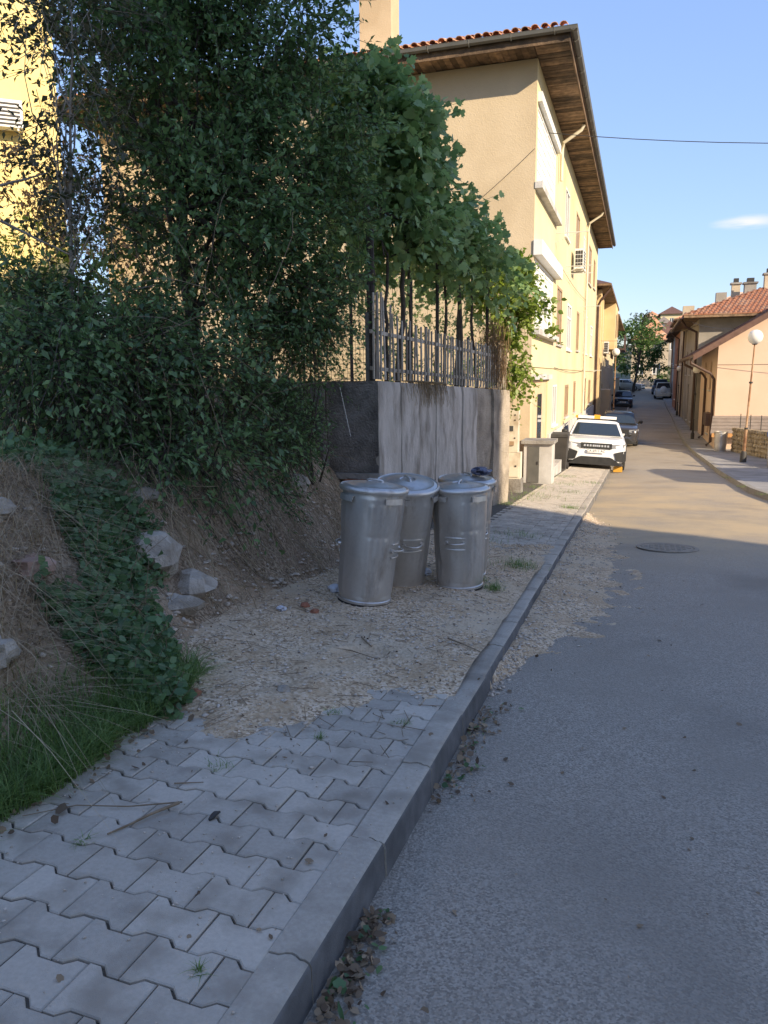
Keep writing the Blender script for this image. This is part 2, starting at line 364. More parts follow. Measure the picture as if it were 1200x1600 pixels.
def pose(x, y):
    sy = (side(x, y+.1)-side(x, y-.1))/.2; sx = (side(x-.05, y)-side(x+.05, y))/.1
    return math.atan(sy), math.atan(sx)
for (y0, y1, nc) in ((.8, 3.9, 6), (8.0, 12.6, 5)):
    for x, y, hf in paver_spots(y0, y1, nc):
        a, b = pose(x, y); j = lambda s: random.gauss(0, s)
        sink = -.02*max(0, nz(x*.9, y*.9, 3)) if y < 4 else 0
        o = link('paver', pm_half if hf else pm_full, pave, (x, y, side(x, y)+j(.0013)+sink), (a+j(.006), b+j(.006), j(.006)))
stuffm = MB()
for x, y, hf in paver_spots(12.6, 32, 5):
    t = paver_mesh(bool(hf)); n0 = len(stuffm.v); s_ = pose(x, y)[0]
    stuffm.v += [(x+a, y+b, side(x+a, y+b)+c+random.gauss(0, .0)) for a, b, c in t.v]; stuffm.f += [tuple(n0+i for i in q) for q in t.f]
tag(stuffm.build('pavers', m_paver, pave), kind='stuff')

# kerb stones with interlocking ends
def kerb_mesh(Ls):
    wv = [(0, 0), (.03, 0), (.045, .010), (.06, .014), (.075, .010), (.09, 0), (.122, 0)]
    o = [(x-.122, y) for x, y in wv] + [(x-.122, y+Ls-.004) for x, y in reversed(wv)]
    def ring(dx, z): return [((min(x, -dx)), y, z) for x, y in o]
    rr = [ring(-.012, -.25), ring(0, -.018), ring(.006, -.006), ring(.018, 0)]
    m = MB(); k = len(o)
    for r in rr: m.v += r
    # front face leans: bottom ring pushed out
    for i in range(k):
        if o[i][0] > -.001: m.v[i] = (.012, o[i][1], -.25)
    for r in range(3):
        for i in range(k): m.f.append((r*k+i, r*k+(i+1) % k, (r+1)*k+(i+1) % k, (r+1)*k+i))
    m.f.append(tuple(3*k+i for i in range(k)))
    return m
LK = .6
km = kerb_mesh(LK).mesh('kerb_stone', m_kerb, 40)
m_kface = mat('shaded_kerb_face', (.105,.10,.095), (.165,.157,.147), scale=9, rough=.9, bump=.35, bscale=200, bdist=.004, c3=(.08,.076,.07), s3=3); km.materials.append(m_kface)  # front faces coloured darker to stand for the blocked sky light there
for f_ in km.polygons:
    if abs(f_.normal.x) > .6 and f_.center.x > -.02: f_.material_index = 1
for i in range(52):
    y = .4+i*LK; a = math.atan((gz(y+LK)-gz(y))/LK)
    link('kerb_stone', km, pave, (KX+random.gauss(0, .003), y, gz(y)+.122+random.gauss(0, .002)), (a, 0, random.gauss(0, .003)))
fk = MB()
for y in np.arange(.4+52*LK, 118, 2.0):
    fk.hexa([(KX-.12,y,gz(y)-.1),(KX,y,gz(y)-.1),(KX,y+1.99,gz(y+2)-.1),(KX-.12,y+1.99,gz(y+2)-.1),(KX-.12,y,gz(y)+.122),(KX,y,gz(y)+.122),(KX,y+1.99,gz(y+2)+.122),(KX-.12,y+1.99,gz(y+2)+.122)])
tag(fk.build('far_kerb', m_kerb, pave), kind='stuff')

# right pavement with its own kerb
V = []; Fq = []; ys = list(np.arange(-10, 120.1, .5))
for y in ys:
    for i, x in enumerate((rkx(y)+.13, rkx(y)+.5, rkx(y)+1.2, rkx(y)+2.6, rkx(y)+6)): V.append((x, y, gz(y)+.125+.01*i))
for j in range(len(ys)-1):
    for i in range(4): Fq.append((j*5+i, j*5+i+1, (j+1)*5+i+1, (j+1)*5+i))
rpave = link('right_pavement', fast_mesh('right_pavement', V, Fq, m_pave_r, True)); tag(rpave, 'worn grey concrete footway along the right kerb', kind='structure')
def rk_hexa(m, y, y2, gap=0.0):
    a, b = rkx(y), rkx(y2); za, zb = gz(y), gz(y2); y2 -= gap
    m.hexa([(a,y,za-.1),(a+.15,y,za-.1),(b+.15,y2,zb-.1),(b,y2,zb-.1),(a+.012,y,za+.135),(a+.15,y,za+.135),(b+.15,y2,zb+.135),(b+.012,y2,zb+.135)])
for i in range(40):
    y = 12+i*.8; m = MB(); rk_hexa(m, y, y+.8, .012); m.build('kerb_stone', m_kerb_r, rpave)
m = MB()
for y in np.arange(44, 118, 1.0): rk_hexa(m, y, y+1)
for y in np.arange(-10, 12, 1.0): rk_hexa(m, y, y+1)
tag(m.build('far_kerb', m_kerb_r, rpave), kind='stuff')

# ------------------------------------------------------------------ bank, terrace, dirt spill
WA, WE = Vector((-2.75, 8.2)), Vector((-2.08, 13.3))      # concrete wall line
def wall_x(Y): return WA.x + (WE.x-WA.x)*(Y-WA.y)/(WE.y-WA.y)
def toe(Y): return float(np.interp(Y, [-6, 0, 2, 3, 3.5, 4, 4.6, 5.2, 6, 7, 8.2], [-1.9, -1.95, -1.98, -2.05, -2.22, -2.42, -2.5, -2.5, -2.4, -2.45, -2.55]))
def topz(Y): return float(np.interp(Y, [-6, 0, 2, 3.5, 5, 6.5, 8, 12, 19, 26], [1.5, 1.15, 1.05, 1.0, .92, 1.05, 1.3, 1.32, 1.25, 1.2]))
def bank_z(X, Y):
    base = side(X, Y) - .03
    if Y < 8.25:
        w_ = float(np.interp(Y, [0, 3, 5, 6.3, 7, 8.2], [1.3, 1.25, 1.0, 1.0, 1.5, 1.6]))
        d = (toe(Y) - X)/w_; t = topz(Y)
        k = max(0, min(1, d)); k = .55*sm(k) + .45*k
        z = base + (t-base)*k + (.1*max(0, d-1) if d > 1 else 0)
        z += (.10*nz(X*1.7, Y*1.7, 1) + .05*nz(X*4.5, Y*4.5, 2) + .022*nz(X*13, Y*13, 3))*sm(d*3)
        z += .03*max(0, nz(X*3, Y*3, 9))*sm((d+.3)*3)
        return z
    xw = wall_x(Y) if Y < 13.3 else (-2.08 - .1*(Y-13.3))
    back = .7*sm((9.8-Y)/.8) + .16
    k = sm((xw - back - X)/.1)
    return base - .02 + (topz(Y) + .05*nz(X*1.5, Y*1.5) - base)*k
bank = grid(list(np.arange(-5.0, -1.7, .05)), list(np.arange(-4, 18.3, .06)), bank_z, 'bank', m_bank)
tag(bank, 'crumbling earth bank rising from the footway to a garden terrace')
terrace = grid(list(np.arange(-34, -4.89, .6)), list(np.arange(-12, 48, .6)), lambda x, y: (bank_z(-4.9, max(-4, min(y, 18)))+.04*(-4.9-x)+.15*nz(x*.4, y*.4) - .02), 'terrace', m_ground)
tag(terrace, 'overgrown garden ground behind the bank')

def dirt_h(X, Y):
    """dry dirt washed over the footway between the two clean stretches of paving"""
    e = float(np.interp(Y, [2.2, 2.8, 3.4, 5.2, 6.5, 7.6, 8.7, 9.6], [-.05, .008, .03, .034, .034, .026, .002, -.05]))
    e += .026*nz(X*1.8, Y*1.8, 5) + .012*nz(X*5, Y*5, 6)
    if Y < 4.0: e -= .04*sm((X+1.7)/.6)*sm((4.0-Y)/.7)
    e -= .006*sm((X+1.0)/.12)
    if nz(X*2.3, Y*2.6, 11) > .30 and 3.9 < Y < 4.8 and X > -1.75: e -= .034
    e = min(e, .05) + .005*nz(X*17, Y*17, 7) + .0035*nz(X*45, Y*45, 8)
    return e
spill = grid(list(np.arange(-3.0, -.82, .022)), list(np.arange(2.3, 9.9, .025)), lambda x, y: side(x, y)+dirt_h(x, y), 'dirt_spill', m_dirt)
tag(spill, 'dry sandy dirt and gravel washed across the footway')
def rspill_w(Y): return float(np.interp(Y, [3.9, 4.3, 4.8, 5.4, 6.2, 7.5, 9, 10.5, 12, 13.5], [-.02, .05, .16, .36, .56, .58, .52, .5, .3, -.05])) + .05*nz(Y*2.3, 1.0) + .03*nz(Y*7, 4.0)
def rs_z(x, y):
    w_ = rspill_w(y); k = (x-KX)/max(.01, w_) if w_ > 0 else 9
    h = .045*(1-sm(k)) + .012*(1-k) + .012*nz(x*6, y*6, 2) + .004*nz(x*40, y*40, 3) if k < 2 else -.03
    return road_z(x, y) + min(h, .07)
rsp = grid(list(np.arange(KX-.02, .25, .02)), list(np.arange(3.8, 13.8, .025)), rs_z, 'road_dirt', m_dirt)
tag(rsp, 'sandy dirt heaped in the gutter along the kerb')
# dust fanned over the road lower down
m_dust = aggregate_mat('road_dust', (.30,.24,.16), (.38,.31,.22), (.2,.16,.11), 60, .95, .3, .004, patch=(.24,.2,.145), pscale=2)

def pebbles(name, n, area, zf, r0, r1, m, label=None, parent=None, power=2.2):
    t = np.array([[0,0,1],[1,0,0],[0,1,0],[-1,0,0],[0,-1,0],[0,0,-.6],[.62,.62,.5],[-.62,.62,.5],[-.62,-.62,.5],[.62,-.62,.5]])
    fc = np.array([[0,6,7],[0,7,8],[0,8,9],[0,9,6],[6,1,2],[6,2,7],[7,2,3],[7,3,8],[8,3,4],[8,4,9],[9,4,1],[9,1,6],[1,5,2],[2,5,3],[3,5,4],[4,5,1]])
    Vs, Fs = [], []; k = 0
    while k < n:
        x, y = area(); z = zf(x, y)
        if z is None: continue
        r = r0 + (r1-r0)*random.random()**power; a = random.random()*6.3; ca, sa = math.cos(a), math.sin(a)
        v = t*(1+.3*rng.standard_normal(t.shape))*np.array([r, r*random.uniform(.6, 1), r*random.uniform(.4, .8)])
        v = np.stack([v[:,0]*ca-v[:,1]*sa, v[:,0]*sa+v[:,1]*ca, v[:,2]], 1) + np.array([x, y, z+r*.15])
        Vs.append(v); Fs.append(fc+k*10); k += 1
    o = link(name, fast_mesh(name, np.concatenate(Vs), np.concatenate(Fs), m), parent)
    return tag(o, label, None, None, 'stuff')
def a_spill():
    return random.uniform(-2.7, -.86), random.uniform(2.5, 9.4)
def z_spill(x, y):
    h = dirt_h(x, y)
    if h < -.006 and random.random() > .06: return None
    if x < toe(min(y, 8)) - .25: return None
    if nz(x*1.1, y*1.1, 20) + random.uniform(-.3, .5) < 0: return None
    return side(x, y) + max(h, 0)
pebbles('gravel', 6500, a_spill, z_spill, .0025, .017, m_pebble, 'loose gravel scattered over the dirt on the footway', power=3.5)
def a_grit():
    return random.uniform(-2.0, -.75), 1.2+2.6*random.random()**.6
pebbles('paving_grit', 1500, a_grit, lambda x, y: (side(x, y)+.001 if x < -.86 else gz(y)+.122), .0012, .006, m_pebble, 'fine grit scattered over the clean paving', power=3)
def a_rs():
    y = random.uniform(4.0, 13.4); return KX + abs(random.gauss(0, .55))*max(.05, rspill_w(y)) + .01, y
pebbles('gutter_gravel', 2600, a_rs, lambda x, y: max(road_z(x, y), rs_z(x, y)) if x < .2 else None, .003, .02, m_pebble, 'loose gravel in the gutter dirt beside the kerb', power=3)
def a_bank():
    y = random.uniform(2.6, 7.6); return toe(y) - random.random()**1.5*1.1 + .15, y
pebbles('bank_gravel', 1800, a_bank, lambda x, y: bank_z(x, y), .006, .035, m_pebble, 'small stones lying on the earth bank', power=3)
# ------------------------------------------------------------------ main house
m_gable = mat('render_tan', (.53,.43,.29), (.57,.465,.32), scale=1.4, rough=.95, bump=.6, bscale=34, bdist=.012, c3=(.45,.355,.23), s3=.5)
m_yellow = mat('render_yellow', (.60,.515,.315), (.64,.56,.36), scale=1.0, rough=.9, bump=.25, bscale=40, c3=(.53,.445,.26), s3=.5)
m_white = mat('white_paint', (.74,.74,.72), (.66,.66,.63), scale=3, rough=.5)
m_offwhite = mat('offwhite_metal', (.62,.60,.54), (.55,.53,.47), scale=3, rough=.5)
m_wood = mat('weathered_soffit_wood', (.12,.078,.048), (.25,.165,.10), scale=6, rough=.9, bump=.6, bscale=40, obj_rand=.6, c3=(.06,.043,.03), s3=1.6)
m_gut = mat('zinc_gutter', (.115,.115,.105), (.165,.16,.145), scale=2, rough=.6, metal=.3)
m_tile = mat('clay_tile', (.46,.20,.10), (.58,.31,.18), scale=4, rough=.85, bump=.3, bscale=50, obj_rand=.25, c3=(.56,.42,.30), s3=.9)
m_brownwood = mat('brown_panel', (.30,.20,.12), (.36,.25,.155), scale=3, rough=.7)
m_beige = mat('beige_panel', (.55,.40,.25), (.60,.45,.29), scale=2, rough=.75)
m_plinth = mat('plinth_grey', (.46,.45,.43), (.56,.545,.52), scale=3, rough=.9, bump=.4, bscale=40, c3=(.36,.34,.31), s3=1.3)
m_conc = mat('raw_concrete', (.25,.235,.215), (.36,.345,.315), scale=2.0, rough=.95, bump=.6, bscale=30, bdist=.03, c3=(.17,.155,.135), s3=2.2)
m_glass = glassmat('window_glass', (.045,.052,.06))
m_curtain = mat('pale_blind', (.50,.46,.40), (.58,.54,.47), scale=4, rough=.4)
m_dark = mat('dark_metal', (.03,.028,.026), (.05,.046,.042), scale=5, rough=.6)
m_pipe = mat('pale_pipe', (.52,.47,.36), (.60,.55,.43), scale=3, rough=.6)
YC, XF, ZT, YEND = 18.4, -2.4, 8.35, 45.0
house = thing('apartment_house', 'three storey apartment house with tan rendered end wall, yellow street front and wide wooden eaves', 'house', (XF, YC, gz(YC)))
hroot = house
inv = Matrix.Translation(house.location).inverted()
def hb(mb, name, m, parent=None, smooth=None):
    """build in world coordinates under a thing placed at its base"""
    o = mb.build(name, m, parent or house, smooth)
    root = parent or house
    while root.parent: root = root.parent
    if o.parent == root: o.location = -root.location
    return o
ff = Fr((XF, YC, 0), (0, 1, 0), (1, 0, 0)); fg = Fr((XF, YC, 0), (-1, 0, 0), (0, -1, 0))
holes = [(.25, 4.3, 5.85, 7.5), (.25, 4.4, 2.65, 4.2), (.3, 3.6, -1.15, 1.4), (4.9, 6.1, .05, 1.25), (8.9, 10.3, .1, 1.2), (12.6, 13.6, .1, 1.3), (18.6, 19.9, -.6, 1.4), (22, 23.6, .1, 1.3),
         (5.5, 7.0, 2.45, 4.15), (9.0, 10.6, 2.4, 3.95), (13.2, 14.4, 2.5, 4.0), (17.4, 19.6, 2.5, 4.2), (22.2, 24, 2.5, 4.0),
         (7.3, 8.7, 5.85, 7.3), (11.6, 13.2, 5.7, 7.4), (15.6, 16.6, 5.9, 7.2), (19, 21, 5.7, 7.4), (23, 24.4, 5.9, 7.3)]
mb = ff.wall(MB(), 0, YEND-YC, -2.4, ZT, holes, .07); hb(mb, 'front_wall', m_yellow)
hb(fg.wall(MB(), 0, 11.5, -2.4, ZT), 'end_wall', m_gable)
mb = MB(); mb.quad((XF, YEND, -2.4), (XF-11.5, YEND, -2.4), (XF-11.5, YEND, ZT), (XF, YEND, ZT)); mb.quad((XF-11.5, YC, -2.4), (XF-11.5, YEND, -2.4), (XF-11.5, YEND, ZT), (XF-11.5, YC, ZT)); hb(mb, 'rear_wall', m_gable)
def hwin(h, mats, bars=(1, 0), sill=True, depth=.2, fw=.06):
    o = window(ff, house, h, mats, depth, bars, sill, fw); o.location = -house.location; return o
WM = (m_white, m_glass, m_white); m_drawn = mat('drawn_curtain', (.27,.20,.13), (.33,.25,.165), scale=5, rough=.4); BM = (m_brownwood, m_drawn, m_plinth)
for i, h in enumerate(holes):
    if i in (0, 1):
        o = hwin(h, (m_white, m_curtain, m_plinth), (3, 0), False, .066, .07)
        mb = MB()
        for k in range(4):
            a = h[0]+(h[1]-h[0])*k/4
            nsl = 13; z0, dz_ = h[2]+.1, (h[3]-h[2]-.18)/13
            for q in range(nsl): ff.box(mb, a+.05, a+(h[1]-h[0])/4-.05, z0+q*dz_, z0+q*dz_+dz_-.014, -.05, -.022-.006*(q % 2))
        tag(mb.build('shutter_slats', m_white, o), kind='stuff')
    elif i == 2: continue
    elif i in (3, 11, 13): hwin(h, WM, (1, 0), True, .05)
    elif i == 6: hwin(h, (m_brownwood, m_glass, m_plinth), (0, 1), False, .05)
    else: hwin(h, BM if i % 3 else WM, (1, 1 if i % 3 == 0 else 0), True, .05, .08)
mb = MB(); ff.box(mb, -.02, 4.7, 5.66, 5.8, .002, .17); hb(mb, 'balcony_sill', m_plinth)
mb = MB(); ff.box(mb, .15, 4.5, 7.52, 7.72, .002, .1); hb(mb, 'shutter_box', m_white)
mb = MB(); ff.box(mb, -.04, 4.9, 4.22, 4.55, .002, .2); hb(mb, 'shutter_box', m_white)
mb = MB(); ff.box(mb, -.02, 4.7, 2.46, 2.6, .002, .17); hb(mb, 'balcony_sill', m_plinth)
mb = MB(); ff.box(mb, .31, 3.59, -1.15, 1.39, -.068, -.04); gd = hb(mb, 'garage_door', m_beige)
mb = MB(); ff.box(mb, 1.65, 2.45, -.5, 1.05, -.039, -.02); mb.build('pane', m_glass, gd)
mb = MB(); ff.box(mb, .1, 3.9, 1.42, 1.55, .002, .1); hb(mb, 'lintel', m_plinth)
mb = MB(); ff.box(mb, 3.75, YEND-YC, -2.3, -.12, .003, .06); hb(mb, 'plinth', m_plinth)
mb = MB(); ff.box(mb, -.02, YEND-YC, 1.72, 1.82, .002, .035); hb(mb, 'string_course', m_yellow)
# air conditioners
def aircon(fr, root, u, v, s=1.0):
    m = MB(); fr.box(m, u, u+.8*s, v, v+.58*s, .12, .42); o = m.build('air_conditioner', m_white, root)
    g = MB()
    for i in range(6): fr.box(g, u+.06, u+.56*s, v+.05+i*.085*s, v+.085+i*.085*s, .421, .435)
    g.build('grille', m_dark, o); [fr.box(MB(), u+q_*s, u+q_*s+.04, v-.06, v-.002, 0, .4).build('bracket', m_offwhite, o) for q_ in (.1, .62)]
    # side louvres face the street approach
    g2 = MB()
    for i in range(4):
        for j in range(3): fr.box(g2, u-.012, u-.001, v+.07+i*.12*s, v+.16*s+i*.12*s, .15+j*.085, .215+j*.085)
    g2.build('side_louvre', m_dark, o)
    o.location = -root.location; return o
aircon(ff, house, 9.9, 5.15, 1.15)
# clothes-line brackets and wires on the front
for (u, v, n) in ((4.6, 5.45, .9), (6.2, 4.75, .95), (9.2, 4.9, .8), (15, 4.3, .8), (20, 1.75, .7)):
    mb = MB(); mb.tube([ff.p(u, v, 0), ff.p(u, v, n)], .014, 5); mb.tube([ff.p(u, v-.25, 0), ff.p(u, v, n*.7)], .01, 5); hb(mb, 'drying_bracket', m_offwhite)
mb = MB()
for v in (1.75, 4.75): mb.tube([ff.p(4.7+i*.8, v-.12*math.sin(math.pi*i/16), .06) for i in range(17)], .008, 4)
hb(mb, 'wall_cable', m_dark)
# downpipes
for (u, s) in ((4.9, 1), (17.0, 0)):
    mb = MB(); pts = [ff.p(u, 8.32, .66), ff.p(u, 8.2, .6), ff.p(u, 7.9, .12), ff.p(u, 7.6, .09)]
    if s: pts += [ff.p(u, 6.9, .09)]
    else: pts += [ff.p(u, 3, .09), ff.p(u, -1.5, .09)]
    mb.tube(pts, .05, 8); hb(mb, 'downpipe', m_pipe, smooth=50)
# eaves: soffit planks, gutter, tiles
OV = .74
soff = MB(); soff.box(XF-12.5, XF+OV-.02, YC-OV+.02, YEND+.6, ZT+.045, ZT+.075); soff_o = hb(soff, 'soffit_boarding', m_wood)
pl = MB(); pl.box(-OV/2+.01, OV/2-.02, -.064, .064, -.012, .012); plm = pl.mesh('plank', m_wood)
y = YC - OV + .1
while y < YEND+.5:
    link('plank', plm, soff_o, (XF+OV/2, y, ZT+.024+random.gauss(0, .003)), (random.gauss(0, .02), random.gauss(0, .006), random.gauss(0, .01))); y += .142
pl2 = MB(); pl2.box(-.068, .068, -OV/2+.02, OV/2-.01, -.012, .012); plm2 = pl2.mesh('plank', m_wood)
x = XF - .08
while x > XF-12.3:
    link('plank', plm2, soff_o, (x, YC-OV/2, ZT+.024+random.gauss(0, .004)), (random.gauss(0, .012), random.gauss(0, .025), random.gauss(0, .012))); x -= .142
mb = MB(); mb.box(XF+OV-.03, XF+OV, YC-OV, YEND+.6, ZT-.03, ZT+.2); mb.box(XF-12.5, XF+OV-.031, YC-OV, YC-OV+.03, ZT-.03, ZT+.2); hb(mb, 'fascia', m_wood)
def gutter(a, b, d, root, m, r=.075, name='gutter'):
    a, b, d = Vector(a), Vector(b), Vector(d); mb = MB(); pr = [(-r, .0), (-r*.8, -r*.75), (0, -r*1.15), (r*.8, -r*.75), (r, 0), (r*1.1, .015), (r*.9, -.0), (r*.68, -r*.65), (0, -r), (-r*.68, -r*.65), (-r*.9, 0)]
    n0 = 0
    for p in (a, b): mb.v += [tuple(p + d*q[0] + Vector((0, 0, q[1]))) for q in pr]
    k = len(pr)
    for i in range(k): mb.f.append((i, (i+1) % k, k+(i+1) % k, k+i))
    mb.f.append(tuple(range(k))[::-1]); mb.f.append(tuple(range(k, 2*k)))
    return hb(mb, name, m, root)
g1 = gutter((XF+OV+.08, YC-OV-.15, ZT+.2), (XF+OV+.08, YEND+.6, ZT+.17), (1, 0, 0), house, m_gut)
g2 = gutter((XF+OV+.16, YC-OV-.08, ZT+.2), (XF-12.5, YC-OV-.08, ZT+.22), (0, -1, 0), house, m_gut)
mb = MB()
for i in range(14):
    x = XF+OV-.3-i*.9; hb(MB().tube([(x, YC-OV-.155, ZT+.21), (x, YC-OV-.13, ZT+.14), (x, YC-OV-.08, ZT+.1), (x, YC-OV-.02, ZT+.14)], .012, 5), 'gutter_bracket', m_gut)
for i in range(30):
    y = YC-OV+.4+i*.9; hb(MB().tube([(XF+OV+.155, y, ZT+.2), (XF+OV+.13, y, ZT+.13), (XF+OV+.08, y, ZT+.09), (XF+OV+.02, y, ZT+.14)], .012, 5), 'gutter_bracket', m_gut)
zr = ZT+.27; rx0, rx1, ry0, ry1 = XF-12.5, XF+OV, YC-OV, YEND+.6
rise = 2.3; mid = (rx0+rx1)/2; hw = (rx1-rx0)/2
mb = MB(); A, B, C_, D = (rx1, ry0, zr), (rx1, ry1, zr), (rx0, ry1, zr), (rx0, ry0, zr); R1, R2 = (mid, ry0+hw, zr+rise), (mid, ry1-hw, zr+rise)
mb.poly([D, A, R1]); mb.poly([A, B, R2, R1]); mb.poly([B, C_, R2]); mb.poly([C_, D, R1, R2]); roof = hb(mb, 'roof', m_tile)
# barrel tiles along both eaves, three courses deep (the only courses the street sees)
def barrel(L_=.42, r=.085):
    m = MB(); n = 6
    for e, rr in ((0, r), (L_, r*.82)):
        for k in range(n+1):
            t = math.pi*k/n; m.v.append((rr*math.cos(t), e, rr*math.sin(t)*.8))
        for k in range(n+1):
            t = math.pi*k/n; m.v.append(((rr-.014)*math.cos(t), e, (rr-.014)*math.sin(t)*.8))
    w_ = n+1
    for k in range(n):
        m.f.append((k, k+1, 2*w_+k+1, 2*w_+k)); m.f.append((w_+k+1, w_+k, 3*w_+k, 3*w_+k+1)); m.f.append((k+1, k, w_+k, w_+k+1))
    return m
bm_ = barrel().mesh('tile', m_tile, 50); sl_ = math.atan(rise/hw)
for row in range(3):
    x = rx1 - .12 - row*.4
    while x > rx0+.5:
        link('tile', bm_, roof, (x+random.gauss(0, .008), ry0-.07+row*.36, zr+.012+row*.36*math.tan(sl_)+random.gauss(0, .006)), (sl_-.03+random.gauss(0, .02), 0, random.gauss(0, .03))); x -= .2 if row == 0 else (.2 if row == 1 else .4)
chim = MB(); chim.box(-7.2, -6.35, 20.3, 21.0, ZT, 11.2); hb(chim, 'chimney', m_gable)
mb = MB(); mb.box(-7.27, -6.28, 20.23, 21.07, 11.2, 11.32); hb(mb, 'chimney_cap', m_conc)
# utility cabinets by the house corner
m_cab = mat('cream_cabinet', (.55,.50,.40), (.62,.57,.46), scale=4, rough=.6, c3=(.40,.33,.24), s3=3)
ub = thing('meter_cabinet', 'cream electricity meter cabinet on a concrete base at the end of the concrete wall', 'cabinet', (-2.32, 15.2, side(-2.3, 15.2)))
def ubox(root, name, m, *b):
    o = MB().box(*b).build(name, m, root); return o
ubox(ub, 'base', m_conc, -.24, .2, -.12, .2, -.1, .26); ubox(ub, 'lower_box', m_cab, -.2, .18, -.1, .16, .26, .78); ubox(ub, 'upper_box', m_cab, -.19, .12, -.08, .16, .785, 1.62)
dd = ubox(ub, 'lower_door', m_cab, -.17, .15, -.118, -.101, .3, .74); ubox(dd, 'lock', m_dark, .08, .11, -.13, -.1181, .5, .53)
ubox(ub, 'meter_window', m_glass, -.08, .03, -.092, -.081, 1.2, 1.3); ubox(ub, 'meter_window', m_brownwood, -.12, .05, -.11, -.081, .92, 1.0)
for z in (1.05, 1.4, 1.5): ubox(ub, 'bolt', m_dark, .05, .075, -.09, -.081, z, z+.025)
gb = thing('gas_cabinet', 'low concrete cabinet with a grey metal door beside the garage door', 'cabinet', (-2.1, 18.0, side(-2.1, 18)))
ubox(gb, 'body', m_plinth, -.33, .3, -.3, .35, -.1, .92); ubox(gb, 'top_slab', m_conc, -.38, .36, -.38, .4, .922, 1.0)
gd_ = ubox(gb, 'door', m_gut, -.24, .02, -.316, -.302, .03, .86); ubox(gd_, 'handle', m_dark, -.03, 0, -.33, -.3161, .45, .52)
bl = MB(); bl.box(-2.34, -2.0, 19.2, 22.4, -2, -.85); blo = bl.build('low_wall', m_plinth); tag(blo, 'low pale rendered step wall along the foot of the yellow front', 'wall')
# lean-to window shutter box in front of the white car
wb = thing('wheeled_bin', 'dark grey wheeled bin against the yellow house wall beside the white car', 'bin', (-2.12, 22.9, side(-2.1, 22.9)))
mb = MB(); mb.hexa([(-.2,-.25,.06),(.2,-.25,.06),(.2,.25,.06),(-.2,.25,.06),(-.26,-.32,.98),(.26,-.32,.98),(.26,.32,.98),(-.26,.32,.98)]); mb.build('body', m_dark, wb)
mb = MB(); mb.hexa([(-.28,-.34,.985),(.28,-.34,.985),(.28,.36,1.0),(-.28,.36,1.0),(-.25,-.28,1.06),(.25,-.28,1.06),(.25,.34,1.09),(-.25,.34,1.09)]); mb.build('lid', m_dark, wb)
for sx in (-1, 1): MB().tube([(sx*.2, .28, .1), (sx*.25, .28, .1)], .1, 12).build('wheel', m_dark, wb)

# ------------------------------------------------------------------ yellow house far left, behind the trees
yh = thing('yellow_house', 'bright yellow house with an air conditioner, behind the sparse sapling', 'house', (-15.4, 16.0, 1.4))
P_ = U(86, 120, 16.0)
fy = Fr((P_.x, 16.0, 0), (-.75, -.66, 0), (.66, -.75, 0)); fy2 = Fr((P_.x, 16.0, 0), (-.66, .75, 0), (.75, .66, 0))
hs_ = [(2.2, 3.4, 5.6, 7.0), (2.2, 3.4, 2.6, 4.0), (5, 6.2, 5.6, 7)]
m_yel2 = mat('render_bright_yellow', (.72,.56,.22), (.76,.60,.26), scale=1, rough=.9, bump=.2, bscale=40)
hb(fy.wall(MB(), 0, 12, .8, 14.5, hs_, .15), 'front_wall', m_yel2, yh); hb(fy2.wall(MB(), 0, 9, .8, 14.5), 'side_wall', m_yel2, yh)
for h in hs_: window(fy, yh, h, WM, .15).location = -yh.location
aircon(fy, yh, .75, 7.15, 1.0)
mb = MB(); fy.box(mb, -.5, 12.5, 14.5, 14.9, -9.5, .5); hb(mb, 'roof', m_tile, yh)
# ------------------------------------------------------------------ concrete retaining wall
def streak_mat(name, c1, c2, c3, bump=.6):
    m = mat(name, c1, c2, scale=2.5, rough=.95, bump=bump, bscale=22, bdist=.03, c3=c3, s3=2.2, stretch=(2.6, 2.6, .8)); return m
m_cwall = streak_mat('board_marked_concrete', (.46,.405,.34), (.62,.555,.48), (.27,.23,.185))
m_cshade = mat('rough_shaded_concrete', (.19,.172,.15), (.29,.265,.235), scale=9, rough=.96, bump=1.0, bscale=45, bdist=.04, c3=(.12,.108,.094), s3=3)
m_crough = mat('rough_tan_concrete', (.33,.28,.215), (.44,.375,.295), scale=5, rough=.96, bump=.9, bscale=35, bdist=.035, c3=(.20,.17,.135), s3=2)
cw = thing('concrete_wall', 'weathered concrete retaining wall with a wooden picket fence on top', 'wall', (WA.x, WA.y, .2))
dW = (WE-WA).normalized(); nW = Vector((dW.y, -dW.x)); LW = (WE-WA).length
fW = Fr((WA.x, WA.y, 0), (dW.x, dW.y, 0), (nW.x, nW.y, 0))
def wtop(u): return 1.47 + (1.27-1.47)*u/LW
